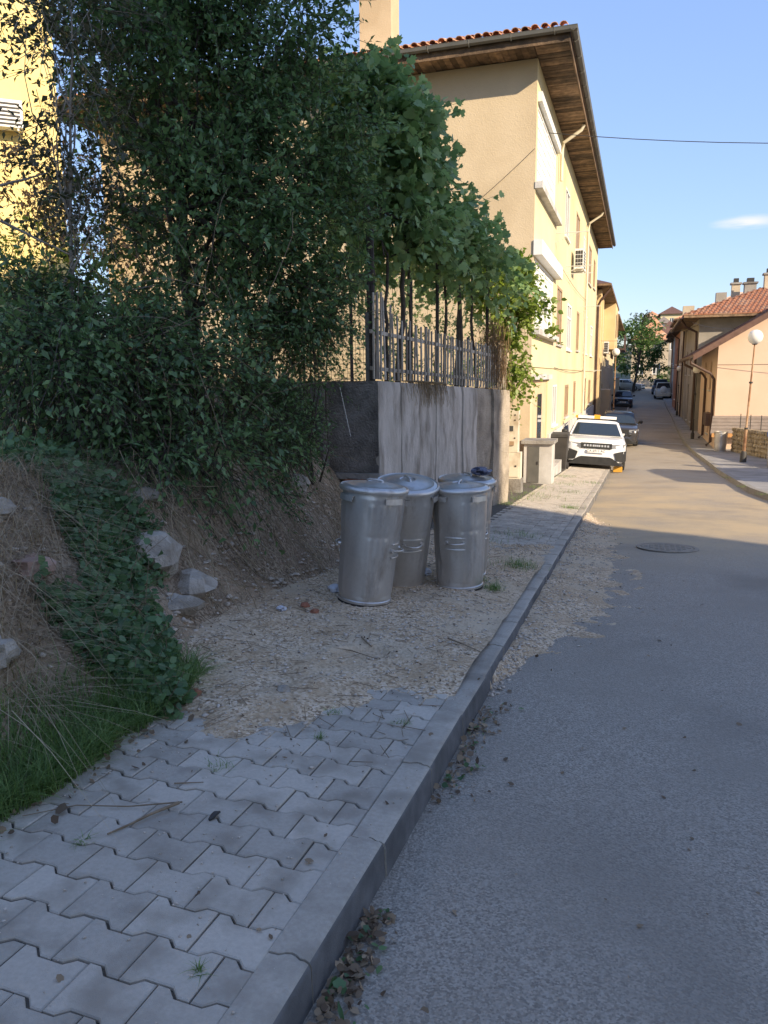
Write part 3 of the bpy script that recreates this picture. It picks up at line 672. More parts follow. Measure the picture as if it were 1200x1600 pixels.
def wall_block(u0, u1, zb0, zb1, n0, n1, m, name, seed=0, amp=.012, du=.07):
    nu, nv = max(2, int((u1-u0)/du)), 20; V = []; Fq = []
    for i in range(nu+1):
        u = u0+(u1-u0)*i/nu; zt = wtop(u); zb = zb0+(zb1-zb0)*i/nu
        for j in range(nv+1):
            z = zb+(zt-zb)*j/nv
            q = amp*(nz(u*2.5, z*2.5, seed)+.6*nz(u*9, z*7, seed+4)) + amp*.25*nz(u*12, seed)
            if j == nv: q -= .012
            V.append(tuple(fW.p(u, z + (.012*nz(u*5, seed+7) if j in (0, nv) else 0), n1+q)))
    w_ = nv+1
    for i in range(nu):
        for j in range(nv): Fq.append((i*w_+j, (i+1)*w_+j, (i+1)*w_+j+1, i*w_+j+1))
    mb = MB(); mb.v = V; mb.f = Fq
    for i in range(nu):  # top and back
        u, v = u0+(u1-u0)*i/nu, u0+(u1-u0)*(i+1)/nu
        mb.f.append((i*w_+nv, (i+1)*w_+nv, len(mb.v)+1, len(mb.v))); mb.v += [tuple(fW.p(u, wtop(u), n0)), tuple(fW.p(v, wtop(v), n0))]
        mb.quad(fW.p(v, wtop(v), n0), fW.p(u, wtop(u), n0), fW.p(u, zb0, n0), fW.p(v, zb1, n0))
        mb.quad(V[i*w_], fW.p(u, zb0+(zb1-zb0)*i/nu, n0), fW.p(v, zb0+(zb1-zb0)*(i+1)/nu, n0), V[(i+1)*w_])
    for i in (0, nu):
        u = u0+(u1-u0)*i/nu
        for j in range(nv): mb.quad(V[i*w_+j], V[i*w_+j+1], fW.p(u, V[i*w_+j+1][2], n0), fW.p(u, V[i*w_+j][2], n0))
    return hb(mb, name, m, cw, 40)
edges_ = [0, .62, 1.15, 1.7, 2.2, 2.75, 3.35]
for i in range(6):
    wall_block(edges_[i]+.004, edges_[i+1]-.004, .42-.18*i, .42-.18*(i+1), -.3, [0, .012, .004, .016, -.004, .02][i], m_cwall, 'wall_panel', i*5)
wall_block(3.352, 4.25, -1.2, -1.3, -.3, -.05, m_crough, 'wall_panel', 41, .03)
wall_block(4.255, LW, -1.3, -1.4, -.3, .0, m_crough, 'wall_panel', 47, .02)
# return face towards the bins, its shade put into the concrete colour, on a slab
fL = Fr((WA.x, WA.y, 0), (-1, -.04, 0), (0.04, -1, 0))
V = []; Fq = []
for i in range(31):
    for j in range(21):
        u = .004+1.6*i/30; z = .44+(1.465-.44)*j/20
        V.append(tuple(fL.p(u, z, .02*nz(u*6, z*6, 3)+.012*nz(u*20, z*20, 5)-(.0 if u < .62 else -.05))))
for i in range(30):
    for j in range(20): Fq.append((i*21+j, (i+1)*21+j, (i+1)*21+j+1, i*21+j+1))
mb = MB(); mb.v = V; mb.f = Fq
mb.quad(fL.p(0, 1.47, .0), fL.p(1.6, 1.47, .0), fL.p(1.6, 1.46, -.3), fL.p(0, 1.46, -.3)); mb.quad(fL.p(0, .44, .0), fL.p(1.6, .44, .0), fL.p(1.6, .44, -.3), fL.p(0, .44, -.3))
hb(mb, 'return_wall', m_cshade, cw, 35)
mb = MB(); n0 = 0
for i in range(12):
    u = -.02+i*.13; fL.box(mb, u, u+.129, .37+.012*nz(i*.9, 2), .434, -.35, .05+.03*nz(i*1.3, 5))
hb(mb, 'footing_slab', m_conc, cw)
m_brick = mat('orange_brick', (.30,.11,.055), (.38,.16,.085), scale=9, rough=.9, bump=.5, bscale=60)
pr = thing('brick_prop', 'orange brick on a round stone propping the undercut concrete slab', 'prop', (WA.x-.22, WA.y-.04, .05))
MB().box(-.17, .13, -.07, .06, .24, .315).build('brick', m_brick, pr)
mb = MB(); mb.rock((-.03, 0, .1), .17, 3, 10, 7, .85, .15); mb.build('stone', m_stone, pr, 60)
# picket fence
m_picket = mat('peeling_white_picket', (.50,.45,.38), (.30,.25,.19), scale=12, rough=.85, obj_rand=.35, stretch=(1, 1, .25))
fence = thing('picket_fence', 'old picket fence of narrow whitish slats on the concrete wall', 'fence', (WA.x, WA.y, 1.45))
pk = MB(); pk.box(-.0105, .0105, -.009, .009, 0, .88); pk.hexa([(-.014,-.009,.88),(.014,-.009,.88),(.014,.009,.88),(-.014,.009,.88),(-.006,-.009,.9),(.006,-.009,.9),(.006,.009,.9),(-.006,.009,.9)])
pkm = pk.mesh('picket', m_picket); u = .02; k = 0
angW = math.atan2(dW.y, dW.x)
while u < LW-.02:
    p = fW.p(u, wtop(u)+.02, -.06); o = link('picket', pkm, fence, p - fence.location, (random.gauss(0, .012), random.gauss(0, .014), angW))
    o.scale = (random.uniform(.85, 1.15), 1, float(np.interp(u, [0, .3, .6, 2.5, LW], [1.05, 1.05, .82, .72, .74]))*random.uniform(.97, 1.03)); k += 1
    u += .06 if u < .2 else random.uniform(.112, .126)
for v in (.1, .5):
    mb = MB(); fW.box(mb, 0, LW-.05, wtop(LW/2)+v+.02, wtop(LW/2)+v+.06, -.1, -.072)
    for q in range(len(mb.v)):
        x, y, z = mb.v[q]; uu = (Vector((x, y))-WA).dot(dW); mb.v[q] = (x, y, z-wtop(LW/2)+wtop(uu))
    hb(mb, 'rail', m_picket, fence)
m_post = mat('tarred_post', (.045,.038,.034), (.08,.066,.056), scale=8, rough=.9, bump=.5, bscale=50)
for u in (.04, 1.75, 3.4, 5.0):
    mb = MB(); mb.tube([fW.p(u, wtop(u)-.02, -.15), fW.p(u, wtop(u)+.75, -.15)], .022, 7); hb(mb, 'post', m_gut, fence)
# wire mesh fence running left from the corner
wf = thing('wire_fence', 'sagging wire mesh fence on thin posts behind the shrubs', 'fence', (-3.6, 8.5, 1.45)); m_wire = mat('rusty_wire', (.16,.12,.09), (.25,.21,.17), scale=10, rough=.7, metal=.4)
fwf = Fr((WA.x-.1, WA.y+.12, 0), (-1, .02, 0), (0, -1, 0))
for u in (.0, .85, 1.75): hb(MB().tube([fwf.p(u, 1.3, 0), fwf.p(u, 3.1 if u == 0 else 2.75, 0)], .028 if u == 0 else .018, 7), 'post', m_post if u == 0 else m_wire, wf)
mb = MB()
for i in range(36): mb.tube([fwf.p(i*.05, 1.42, .02), fwf.p(i*.05+.02*nz(i*.3, 1), 2.62+.05*nz(i*.2, 2), .02)], .0022, 3, False)
for j in range(22): mb.tube([fwf.p(0, 1.45+j*.053, .02), fwf.p(.6, 1.45+j*.053-.01, .03), fwf.p(1.2, 1.45+j*.053+.005, .02), fwf.p(1.78, 1.45+j*.053, .02)], .0022, 3, False)
tag(hb(mb, 'mesh', m_wire, wf), kind='stuff')
hb(MB().tube([fwf.p(-.05, 2.63, .02), fwf.p(1.8, 2.6, .02)], .01, 5), 'top_rail', m_wire, wf)

# ------------------------------------------------------------------ dustbins
def metal_mat():
    m = bpy.data.materials.new('galvanised_steel'); m.use_nodes = True; t = m.node_tree; n = t.nodes; l = t.links.new; p = n['Principled BSDF']
    tc_ = n.new('ShaderNodeTexCoord'); v = n.new('ShaderNodeTexVoronoi'); v.inputs['Scale'].default_value = 55; l(tc_.outputs['Object'], v.inputs['Vector'])
    nn = n.new('ShaderNodeTexNoise'); nn.inputs['Scale'].default_value = 5; nn.inputs['Detail'].default_value = 7; mpn = n.new('ShaderNodeMapping'); mpn.inputs['Scale'].default_value = (1.6, 1.6, .55); l(tc_.outputs['Object'], mpn.inputs[0]); l(mpn.outputs[0], nn.inputs['Vector'])
    sx = n.new('ShaderNodeSeparateColor'); l(v.outputs['Color'], sx.inputs[0])
    mx_ = n.new('ShaderNodeMath'); mx_.operation = 'MULTIPLY_ADD'; l(sx.outputs[0], mx_.inputs[0]); mx_.inputs[1].default_value = .12; l(nn.outputs[0], mx_.inputs[2])
    ra = n.new('ShaderNodeValToRGB'); ra.color_ramp.elements[0].position = .35; ra.color_ramp.elements[0].color = (.55,.52,.48,1); ra.color_ramp.elements[1].position = .85; ra.color_ramp.elements[1].color = (.68,.65,.61,1)
    l(mx_.outputs[0], ra.inputs[0])
    n6 = n.new('ShaderNodeTexNoise'); n6.inputs['Scale'].default_value = 3.2; n6.inputs['Detail'].default_value = 9; n6.inputs['Roughness'].default_value = .7; m6 = n.new('ShaderNodeMapping'); m6.inputs['Scale'].default_value = (2.2, 2.2, .7); oi_ = n.new('ShaderNodeObjectInfo'); a6 = n.new('ShaderNodeVectorMath'); l(tc_.outputs['Object'], m6.inputs[0]); l(m6.outputs[0], a6.inputs[0]); l(oi_.outputs['Location'], a6.inputs[1]); l(a6.outputs[0], n6.inputs['Vector'])
    r6 = n.new('ShaderNodeValToRGB'); r6.color_ramp.elements[0].position = .54; r6.color_ramp.elements[1].position = .78; l(n6.outputs[0], r6.inputs[0])     # dried splashes and rust bloom
    x6 = n.new('ShaderNodeMix'); x6.data_type = 'RGBA'; l(r6.outputs[0], x6.inputs[0]); l(ra.outputs[0], x6.inputs[6]); x6.inputs[7].default_value = (.26, .20, .145, 1); l(x6.outputs[2], p.inputs['Base Color'])
    s6 = n.new('ShaderNodeMapRange'); s6.inputs[3].default_value = .8; s6.inputs[4].default_value = .25; l(r6.outputs[0], s6.inputs[0]); l(s6.outputs[0], p.inputs['Metallic'])
    rr = n.new('ShaderNodeMapRange'); rr.inputs[3].default_value = .30; rr.inputs[4].default_value = .5; l(nn.outputs[0], rr.inputs[0]); l(rr.outputs[0], p.inputs['Roughness'])
    b = n.new('ShaderNodeBump'); b.inputs['Strength'].default_value = .12; b.inputs['Distance'].default_value = .02; n5 = n.new('ShaderNodeTexNoise'); n5.inputs['Scale'].default_value = 9; l(tc_.outputs['Object'], n5.inputs['Vector']); l(n5.outputs[0], b.inputs['Height']); l(b.outputs[0], p.inputs['Normal'])
    return m
m_galv = metal_mat()
m_rub = mat('black_rubber', (.02,.02,.02), (.03,.03,.03), rough=.8)
def make_bin(name='dustbin', s=1.0, lid=True):
    root = thing(name, '', 'bin')
    Hb = .80*s; rb, rt_ = .186*s, .222*s
    def rad(r, z, t):
        # two embossed rib panels round the belly: one short above, one long below
        k = r
        zz = z/Hb
        if .06 < zz < .95: k += .007*nz(math.cos(t)*1.6, math.sin(t)*1.6, zz*3.2) - .012*max(0, nz(math.cos(t)*2.1+5, math.sin(t)*2.1, zz*4.1)-.32)
        for lo, hi in ((.07, .60), (.63, .90)):
            if lo < zz < hi:
                e = min(1, min(zz-lo, hi-zz)/.012)
                for c in range(4):
                    d = (t - (c*math.pi/2+.6) + math.pi) % (2*math.pi) - math.pi
                    if abs(d) < .42:
                        w_ = abs(math.sin((d+.42)/.84*math.pi*3)); k += .0036*e*(1 if w_ > .55 else 0)
        return k
    prof = [(rb, .0), (rb+.006, .004), (rb+.006, .02), (rb, .026)]
    for i in range(1, 60):
        z = .026+(Hb-.03)*i/59; r = rb+(rt_-rb)*(z/Hb); prof.append((r, z))
    prof += [(rt_+.008, Hb-.002), (rt_+.008, Hb+.01), (rt_-.006, Hb+.01), (rt_-.012, Hb-.1)]
    body = MB().lathe(prof, 120, fn=rad); body.f.append(tuple(range(120))[::-1]); body.build('body', m_galv, root, 28)
    MB().lathe([(rb-.004, -.012), (rb+.005, -.012), (rb+.007, .003), (rb-.004, .003)], 48).build('base_ring', m_rub, root, 30)
    for sgn in (0, math.pi):          # side lifting handles at mid height
        m = MB(); z0 = .49*Hb; r = rb+(rt_-rb)*.5
        pts = []
        for i in range(9):
            a = sgn + (i-4)*.085; rr = r + .012 + .035*math.sin(math.pi*i/8); pts.append((rr*math.cos(a), rr*math.sin(a), z0))
        m.tube(pts, .007, 6)
        h = m.build('side_handle', m_galv, root, 60)
        q = MB()
        for a in (sgn-.36, sgn+.36):
            q.tube([((r-.005)*math.cos(a), (r-.005)*math.sin(a), z0), ((r+.016)*math.cos(a), (r+.016)*math.sin(a), z0)], .016, 8)
        for dz in (-.05, .045):
            q.tube([((r+.004)*math.cos(sgn+b_*.13), (r+.004)*math.sin(sgn+b_*.13), z0+dz) for b_ in (-3, -1.5, 0, 1.5, 3)], .006, 5)
        q.build('handle_plate', m_galv, h, 60)
    for sgn in (.9, 2.7, 4.1, 5.7):      # flat catching bars under the rim
        m = MB(); r = rt_-.004; N_ = 8
        for i in range(N_):
            a0, a1 = sgn-.3+.6*i/N_, sgn-.3+.6*(i+1)/N_
            def q_(a, rr, z): return (rr*math.cos(a), rr*math.sin(a), z)
            ro = r+.028; z0, z1 = Hb-.075, Hb-.035
            m.hexa([q_(a0, ro-.004, z0), q_(a0, ro, z0), q_(a1, ro, z0), q_(a1, ro-.004, z0), q_(a0, r+.004, z1), q_(a0, ro-.004, z1), q_(a1, ro-.004, z1), q_(a1, r+.004, z1)])
        m.build('rim_bar', m_galv, root, 40)
    if lid:
        l_ = MB().lathe([(rt_+.018, Hb-.012), (rt_+.023, Hb+.0), (rt_+.022, Hb+.012), (rt_+.014, Hb+.022), (rt_+.004, Hb+.017), (rt_-.02, Hb+.030), (rt_-.045, Hb+.026), (rt_-.075, Hb+.038), (.06, Hb+.052), (.052, Hb+.046), (.001, Hb+.048)], 64)
        lo = l_.build('lid', m_galv, root, 35)
        m = MB(); m.tube([(-.06, 0, Hb+.042), (-.055, 0, Hb+.058), (-.04, 0, Hb+.064), (.04, 0, Hb+.064), (.055, 0, Hb+.058), (.06, 0, Hb+.042)], .009, 7); m.build('lid_handle', m_galv, lo, 60)
    return root
b0 = make_bin()
def place_bin(o, X, Y, rx, ry, rz, label, group=None, sc_=1.0, dz=0):
    o.location = (X, Y, side(X, Y)+max(0, dirt_h(X, Y))+.006+dz); o.rotation_euler = (rx, ry, rz); o.scale = (sc_,)*3; o['label'] = label
    if group: o['group'] = group
    return o
BG = 'dustbins on the dirt'
binsB = [b0, copy_tree(b0), copy_tree(b0), copy_tree(b0)]
place_bin(binsB[0], -1.86, 5.17, R(-2), R(5.5), R(0), 'galvanised dustbin whose rib panels face sideways, in front of the leaning bin', BG, 1.03)
place_bin(binsB[1], -1.80, 5.88, R(0), R(12), R(-52), 'galvanised dustbin leaning sharply, lid tilted, between two upright bins', BG, 1.04)
place_bin(binsB[2], -1.33, 6.02, R(0), R(1), R(-88), 'upright galvanised dustbin with ribbed front panel and side handle facing the street', BG, 1.0)
place_bin(binsB[3], -1.42, 6.58, R(0), R(3), R(-40), 'galvanised dustbin hidden behind the upright one, crumpled bag on its lid', BG, 1.05)
m_bag = mat('dark_plastic', (.09,.09,.13), (.14,.14,.19), scale=20, rough=.35)
mb = MB(); mb.rock((0, 0, .028), .085, 5, 16, 10, .42, .9); o = mb.build('plastic_bag', m_bag, None, 25); o.location = Vector(binsB[3].location)+Vector((.16, -.03, .9)); tag(o, 'crumpled dark plastic bag lying on the hidden dustbin lid', 'bag')
m_litter = mat('white_plastic', (.62,.62,.64), (.5,.5,.53), scale=20, rough=.4)
for i, (px, py, Y, s, lab) in enumerate(((522, 886, 5.3, .055, 'crumpled white plastic litter beside the dustbin whose ribs face sideways'), (663, 895, 6.3, .06, 'pale crumpled bag on the dirt between the dustbins'), (440, 968, 4.6, .035, 'small scrap of blue plastic on the dirt'))):
    mb = MB(); mb.rock((0, 0, s*.4), s, i+9, 12, 8, .6, .8); p = U(px, py, Y); o = mb.build('litter', m_litter, None, 25); o.location = (p.x, p.y, max(bank_z(p.x, p.y), side(p.x, p.y)+max(0, dirt_h(p.x, p.y)))); tag(o, lab, 'litter')

# ------------------------------------------------------------------ loose stones, sticks, brick bits
m_red = mat('brick_bit', (.28,.10,.055), (.34,.15,.09), scale=15, rough=.9)
m_redstone = mat('reddish_stone', (.40,.26,.20), (.50,.34,.27), scale=8, rough=.9, bump=.5, bscale=40)
def rock_thing(px, py, Y, r, label, m=m_stone, flat=.7, seed=0, name='rock', lift=.0):
    p = U(px, py, Y); z = max(bank_z(p.x, p.y), side(p.x, p.y)+dirt_h(p.x, p.y) if p.y > 2.8 else side(p.x, p.y))
    mb = MB(); mb.rock((0, 0, r*flat*.3+lift), r, seed, 10, 7, flat, .38); o = mb.build(name, m, None, 22); o.location = (p.x, p.y, z); o.rotation_euler = (0, 0, seed); return tag(o, label, 'rock' if name == 'rock' else 'rubble')
rock_thing(240, 888, 4.1, .19, 'large pale boulder lodged in the earth bank', seed=1, flat=.8)
rock_thing(232, 862, 4.5, .10, 'flat pale rock behind the large boulder on the bank', seed=12, flat=.6)
rock_thing(300, 890, 4.25, .15, 'brown rounded rock right next to the large boulder', seed=2, flat=.6)
rock_thing(277, 922, 3.95, .15, 'flat light rock below the large boulder', seed=3, flat=.4)
rock_thing(60, 985, 2.9, .11, 'reddish brown angular stone lying in the dry straw', m_redstone, .6, 4)
rock_thing(8, 945, 3.0, .09, 'grey stone half buried in the straw above the reddish one', seed=5)
rock_thing(2, 1135, 2.35, .10, 'mossy pale rock beside the grass at the pavement edge', seed=6)
rock_thing(462, 815, 6.6, .14, 'pale crumbling block on the bank below the undercut wall', seed=8, flat=.9)
rock_thing(445, 1117, 3.25, .035, 'small pale stone on the dirt at the edge of the clean paving', seed=7, flat=.6)
for i, (px, py, Y, r) in enumerate(((256, 1056, 3.15, .075), (305, 1095, 3.05, .035), (476, 955, 4.8, .04), (492, 968, 4.7, .035))):
    rock_thing(px, py, Y, r, ['long broken piece of red roof tile at the grass edge', 'small red tile fragment on the dirt', 'broken red brick piece on the dirt near the dustbins', 'smaller red brick crumb beside the broken brick piece'][i], m_red, .5, 20+i, 'brick_fragment')
m_stick = mat('dry_stick', (.20,.145,.09), (.28,.21,.135), scale=20, rough=.9)
def stick(pts, r, label, m=m_stick, name='stick'):
    mb = MB(); mb.tube(pts, [r*(1-.5*i/(len(pts)-1)) for i in range(len(pts))], 6); return tag(mb.build(name, m, None, 60), label, 'stick')
def on_pave(px, py, Y, h=.008):
    p = U(px, py, Y); t = Vector(_C); d = p - t
    for _ in range(8):
        p = t + d*((CAM_H - (side(p.x, p.y)+h + (max(0, dirt_h(p.x, p.y)) if p.y > 2.8 else 0)))/(CAM_H-p.z)); d = p-t
    return p
stick([on_pave(280, 1254, 2.2, .02), on_pave(235, 1272, 2.2, .012), on_pave(205, 1287, 2.1), on_pave(168, 1303, 2)], .006, 'thick brown forked stick lying on the paving')
stick([on_pave(285, 1253, 2.2, .02), on_pave(200, 1260, 2.2), on_pave(120, 1258, 2.2), on_pave(35, 1275, 2.1)], .003, 'long thin dry stem crossing the forked stick')
stick([on_pave(272, 1224, 2.4), on_pave(318, 1222, 2.4)], .003, 'short straight twig on the paving near the grass tuft')
stick([on_pave(700, 997, 4.8, .015), on_pave(725, 1007, 4.7, .01), on_pave(750, 1018, 4.6)], .006, 'dark twig lying on the dirt near the kerb')
stick([on_pave(565, 995, 4.8, .01), on_pave(580, 1010, 4.7)], .006, 'short dark twig on the dirt in front of the dustbins')
stick([on_pave(545, 1015, 4.5), on_pave(590, 1030, 4.4)], .004, 'thin twig lying on the gravel patch')
mb = MB(); mb.tube([(0, -.028, .009), (.002, -.012, .012), (-.002, .01, .011), (.003, .028, .008)], [.005, .010, .009, .004], 7); o = mb.build('charred_twig', m_dark, None, 40); o.location = on_pave(335, 1278, 2.2, .0); o.rotation_euler = (0, 0, R(-6)); tag(o, 'small black charred lump on the paving', 'twig')
# manhole cover
mh = thing('manhole_cover', 'round iron manhole cover set in the dusty asphalt', 'manhole cover', (.42, 9.75, road_z(.42, 9.75)))
m_iron = mat('cast_iron', (.24,.205,.16), (.33,.28,.215), scale=12, rough=.8, bump=.4, bscale=60)
MB().lathe([(.36, .002), (.36, .012), (.31, .012), (.31, .004)], 40).build('frame', m_iron, mh)
mb = MB(); mb.lathe([(.305, .004), (.3, .012), (.001, .012)], 40)
for i in range(-4, 5):
    for j in range(-4, 5):
        if i*i+j*j < 17: mb.box(i*.062-.02, i*.062+.02, j*.062-.02, j*.062+.02, .011, .017)
mb.build('cover', m_iron, mh); mh.rotation_euler = (math.atan(-.062), 0, 0)
# ------------------------------------------------------------------ cars
def paint(name, c, rough=.25, metal=0.0):
    m = bpy.data.materials.new(name); m.use_nodes = True; p = m.node_tree.nodes['Principled BSDF']; p.inputs['Base Color'].default_value = (*c, 1)
    p.inputs['Roughness'].default_value = rough; p.inputs['Metallic'].default_value = metal; p.inputs['Coat Weight'].default_value = .5; p.inputs['Coat Roughness'].default_value = .08; return m
m_black = mat('black_plastic', (.018,.018,.018), (.03,.03,.03), rough=.55)
m_lamp = glassmat('lamp_lens', (.22,.23,.25), .1); m_redl = glassmat('tail_lens', (.35,.02,.02), .15); m_rim = mat('alloy', (.45,.45,.46), (.38,.38,.39), rough=.35, metal=.8); m_plate = mat('plate_white', (.75,.75,.74), (.68,.68,.67), rough=.5)
m_cglass = glassmat('car_glass', (.025,.035,.045), .04); m_chrome = mat('bright_trim', (.72,.73,.75), (.65,.66,.68), rough=.25, metal=.6)
def loft(secs, n_side=None):
    """secs: list of (y, [(x,z)...]) half sections from bottom centre over the side to top centre"""
    m = MB(); k = len(secs[0][1])
    for y, pts in secs:
        m.v += [(x, y if not isinstance(y, (list, tuple)) else y[i], z) for i, (x, z) in enumerate(pts)]
    ns_ = len(secs)
    for i in range(ns_-1):
        for j in range(k-1): m.f.append((i*k+j, i*k+j+1, (i+1)*k+j+1, (i+1)*k+j))
    b = len(m.v); m.v += [(-x, y, z) for x, y, z in m.v]
    m.f += [tuple(b+q for q in reversed(f_)) for f_ in list(m.f)]
    for i in (0, ns_-1):
        ring = [i*k+j for j in range(k)] + [b+i*k+j for j in reversed(range(k))]
        m.f.append(tuple(ring if i else reversed(ring)))
    return m
def make_car(label, body_m, L_=4.1, W=1.8, Hc=1.5, hood=1.0, suv=False, wind=(1.05, 1.75), rear=(.55, .12), plate='', front=True, group=None, clad=True, light_bar=False, spare=False):
    root = thing('parked_car', label, 'car', group=group); w = W/2; zb = .22 if suv else .17; belt = hood+.02
    def sec(y, wf, zt, zs, zlow=None):
        z0 = zlow or zb
        return (y, [(0, z0), (w*wf*.86, z0), (w*wf*.97, z0+.12), (w*wf, z0+.36), (w*wf*.985, zs-.10), (w*wf*.94, zs), (w*wf*.80, zt-.012), (w*wf*.4, zt), (0, zt+.008)])
    hf = hood-.10
    S = [sec(-.0, .80, hf-.12, hf-.16), sec(.06, .90, hf-.03, hf-.08), sec(.22, .965, hf+.02, hf-.02), sec(.6, 1, hood-.03, hood-.07), sec(wind[0], 1, hood+.01, hood-.03), sec(wind[0]+.25, 1, hood+.03, belt-.01),
         sec(L_*.5, 1, belt+.03, belt), sec(L_-.75, 1, belt+.05, belt+.02), sec(L_-.25, .965, belt+.04, belt), sec(L_-.06, .90, belt-.02, belt-.06), sec(L_, .84, belt-.14, belt-.2)]
    loft(S).build('body', body_m, root, 40)
    # cabin
    rw, bw = w*.72, w*.915; y0, y1, y2, y3 = wind[0]+.02, wind[1], L_-rear[0], L_-rear[1]
    def cs(y, a, b, z0, z1): return (y, [(0, z0), (a, z0), (b, z1-.05), (b-.07, z1-.008), (b*.5, z1+.012), (0, z1+.018)])
    C = MB(); zr_ = Hc
    C = loft([([y0]*2+[y1-.1, y1-.03, y1, y1], [(0, belt), (bw, belt), (rw+.02, zr_-.08), (rw-.05, zr_-.04), (rw*.5, zr_-.03), (0, zr_-.03)]),
              ([y1+.02]*6, [(0, belt), (bw, belt), (rw+.03, zr_-.05), (rw-.05, zr_-.008), (rw*.5, zr_+.01), (0, zr_+.014)]),
              ([y2]*6, [(0, belt), (bw, belt), (rw+.02, zr_-.06), (rw-.06, zr_-.015), (rw*.5, zr_), (0, zr_+.004)]),
              ([y3]*2+[y2+.08, y2+.06, y2+.05, y2+.05], [(0, belt), (bw*.96, belt), (rw, zr_-.09), (rw-.07, zr_-.05), (rw*.5, zr_-.035), (0, zr_-.03)])])
    C.build('cabin', body_m, root, 40)
    m = MB()
    for s in (1, -1): pass
    q = [(-bw+.09, y0+.015, belt+.035), (bw-.09, y0+.015, belt+.035), (rw-.05, y1-.12, zr_-.085), (-rw+.05, y1-.12, zr_-.085)]
    nrm = (Vector(q[1])-Vector(q[0])).cross(Vector(q[3])-Vector(q[0])).normalized()
    m.hexa([Vector(p)-nrm*.02 for p in q] + [Vector(p)+nrm*.012 for p in q]); m.build('windscreen', m_cglass, root)
    q = [(bw-.1, y3-.01, belt+.06), (-bw+.1, y3-.01, belt+.06), (-rw+.06, y2+.1, zr_-.11), (rw-.06, y2+.1, zr_-.11)]
    nrm = (Vector(q[1])-Vector(q[0])).cross(Vector(q[3])-Vector(q[0])).normalized()
    m = MB(); m.hexa([Vector(p)-nrm*.02 for p in q] + [Vector(p)+nrm*.012 for p in q]); m.build('rear_window', m_cglass, root)
    ym = (y1+y2)/2+.05
    for s in (1, -1):
        for (a, b, c, d) in ((y0+.42, ym-.03, y1+.1, ym-.03), (ym+.04, y2+.05, ym+.04, y2-.06)):
            q = [(s*(bw+.004), a, belt+.04), (s*(bw+.004), b, belt+.04), (s*(rw+.042), d, zr_-.1), (s*(rw+.042), c, zr_-.1)]
            nrm = Vector((s, 0, .35)).normalized(); m = MB(); m.hexa([Vector(p)-nrm*.03 for p in q]+[Vector(p)+nrm*.004 for p in q]); m.build('side_window', m_cglass, root)
        m = MB(); m.rock((s*(w+.09), wind[0]+.32, belt+.1), .10, 2, 10, 7, .75, .05); m.tube([(s*(w-.05), wind[0]+.36, belt+.04), (s*(w+.06), wind[0]+.34, belt+.07)], .025, 6); m.build('mirror', m_black, root, 50)
        m = MB(); m.tube([(s*(rw-.03), y1+.15, zr_+.0), (s*(rw-.03), y1+.25, zr_+.05), (s*(rw-.03), y2-.2, zr_+.045), (s*(rw-.03), y2-.08, zr_-.0)], .016, 6); m.build('roof_rail', m_black, root, 60)
        for y in (.78, L_-.72):
            r = .33 if suv else .30
            mw = MB(); n0 = len(mw.v); mw.lathe([(r-.11, -.1), (r-.02, -.105), (r, -.07), (r, .07), (r-.02, .105), (r-.11, .1)], 28); mw.v = [(s*(w-.1)+z, y+x_, y_+r) for x_, y_, z in mw.v]
            wo2 = mw.build('wheel', m_rub, root, 40)
            mr = MB(); mr.lathe([(r-.105, -.09), (r-.11, .085), (.06, .095), (.001, .1)], 20); mr.v = [(s*(w-.1)+s*z, y+x_, y_+r) for x_, y_, z in mr.v]; mr.build('rim', m_rim, wo2, 40)
            ma = MB()     # wheel arch lip
            for k in range(12):
                t0, t1 = math.pi*k/12, math.pi*(k+1)/12
                def e(t, rr, x): return (x, y+rr*math.cos(t), r+rr*math.sin(t))
                x0, x1 = s*(w-.12), s*(w+.012)
                ma.hexa([e(t0, r+.03, x0), e(t0, r+.03, x1), e(t1, r+.03, x1), e(t1, r+.03, x0), e(t0, r+.10, x0), e(t0, r+.10, x1), e(t1, r+.10, x1), e(t1, r+.10, x0)])
            ma.build('wheel_arch', m_black if clad else body_m, root, 40)
        # lights
        m = MB(); m.hexa([(s*.505*w, -.035, hf-.2), (s*w*.88, .05, hf-.19), (s*w*.985, .34, hf-.13), (s*.505*w, .2, hf-.2), (s*.505*w, -.025, hf-.08), (s*w*.88, .07, hf-.065), (s*w*.985, .38, hf-.05), (s*.505*w, .2, hf-.085)])
        m.build('headlight', m_lamp, root)
        m = MB(); m.hexa([(s*w*.62, L_-.1, belt-.34), (s*w*.86, L_-.1, belt-.34), (s*w*.93, L_-.2, belt-.34), (s*w*.62, L_+.01, belt-.34), (s*w*.62, L_-.1, belt-.08), (s*w*.86, L_-.1, belt-.08), (s*w*.93, L_-.2, belt-.08), (s*w*.62, L_-.01, belt-.08)]); m.build('tail_light', m_redl, root)
    MB().box(-w*.50, w*.50, -.04, .05, hf-.225, hf-.06).build('grille', m_black, root)
    m = MB(); m.hexa([(-w*.86, -.05, zb-.03), (w*.86, -.05, zb-.03), (w*.95, .25, zb-.03), (-w*.95, .25, zb-.03), (-w*.46, -.045, zb+.22), (w*.46, -.045, zb+.22), (w*.8, .12, zb+.12), (-w*.8, .12, zb+.12)]); m.build('lower_bumper', m_black, root)
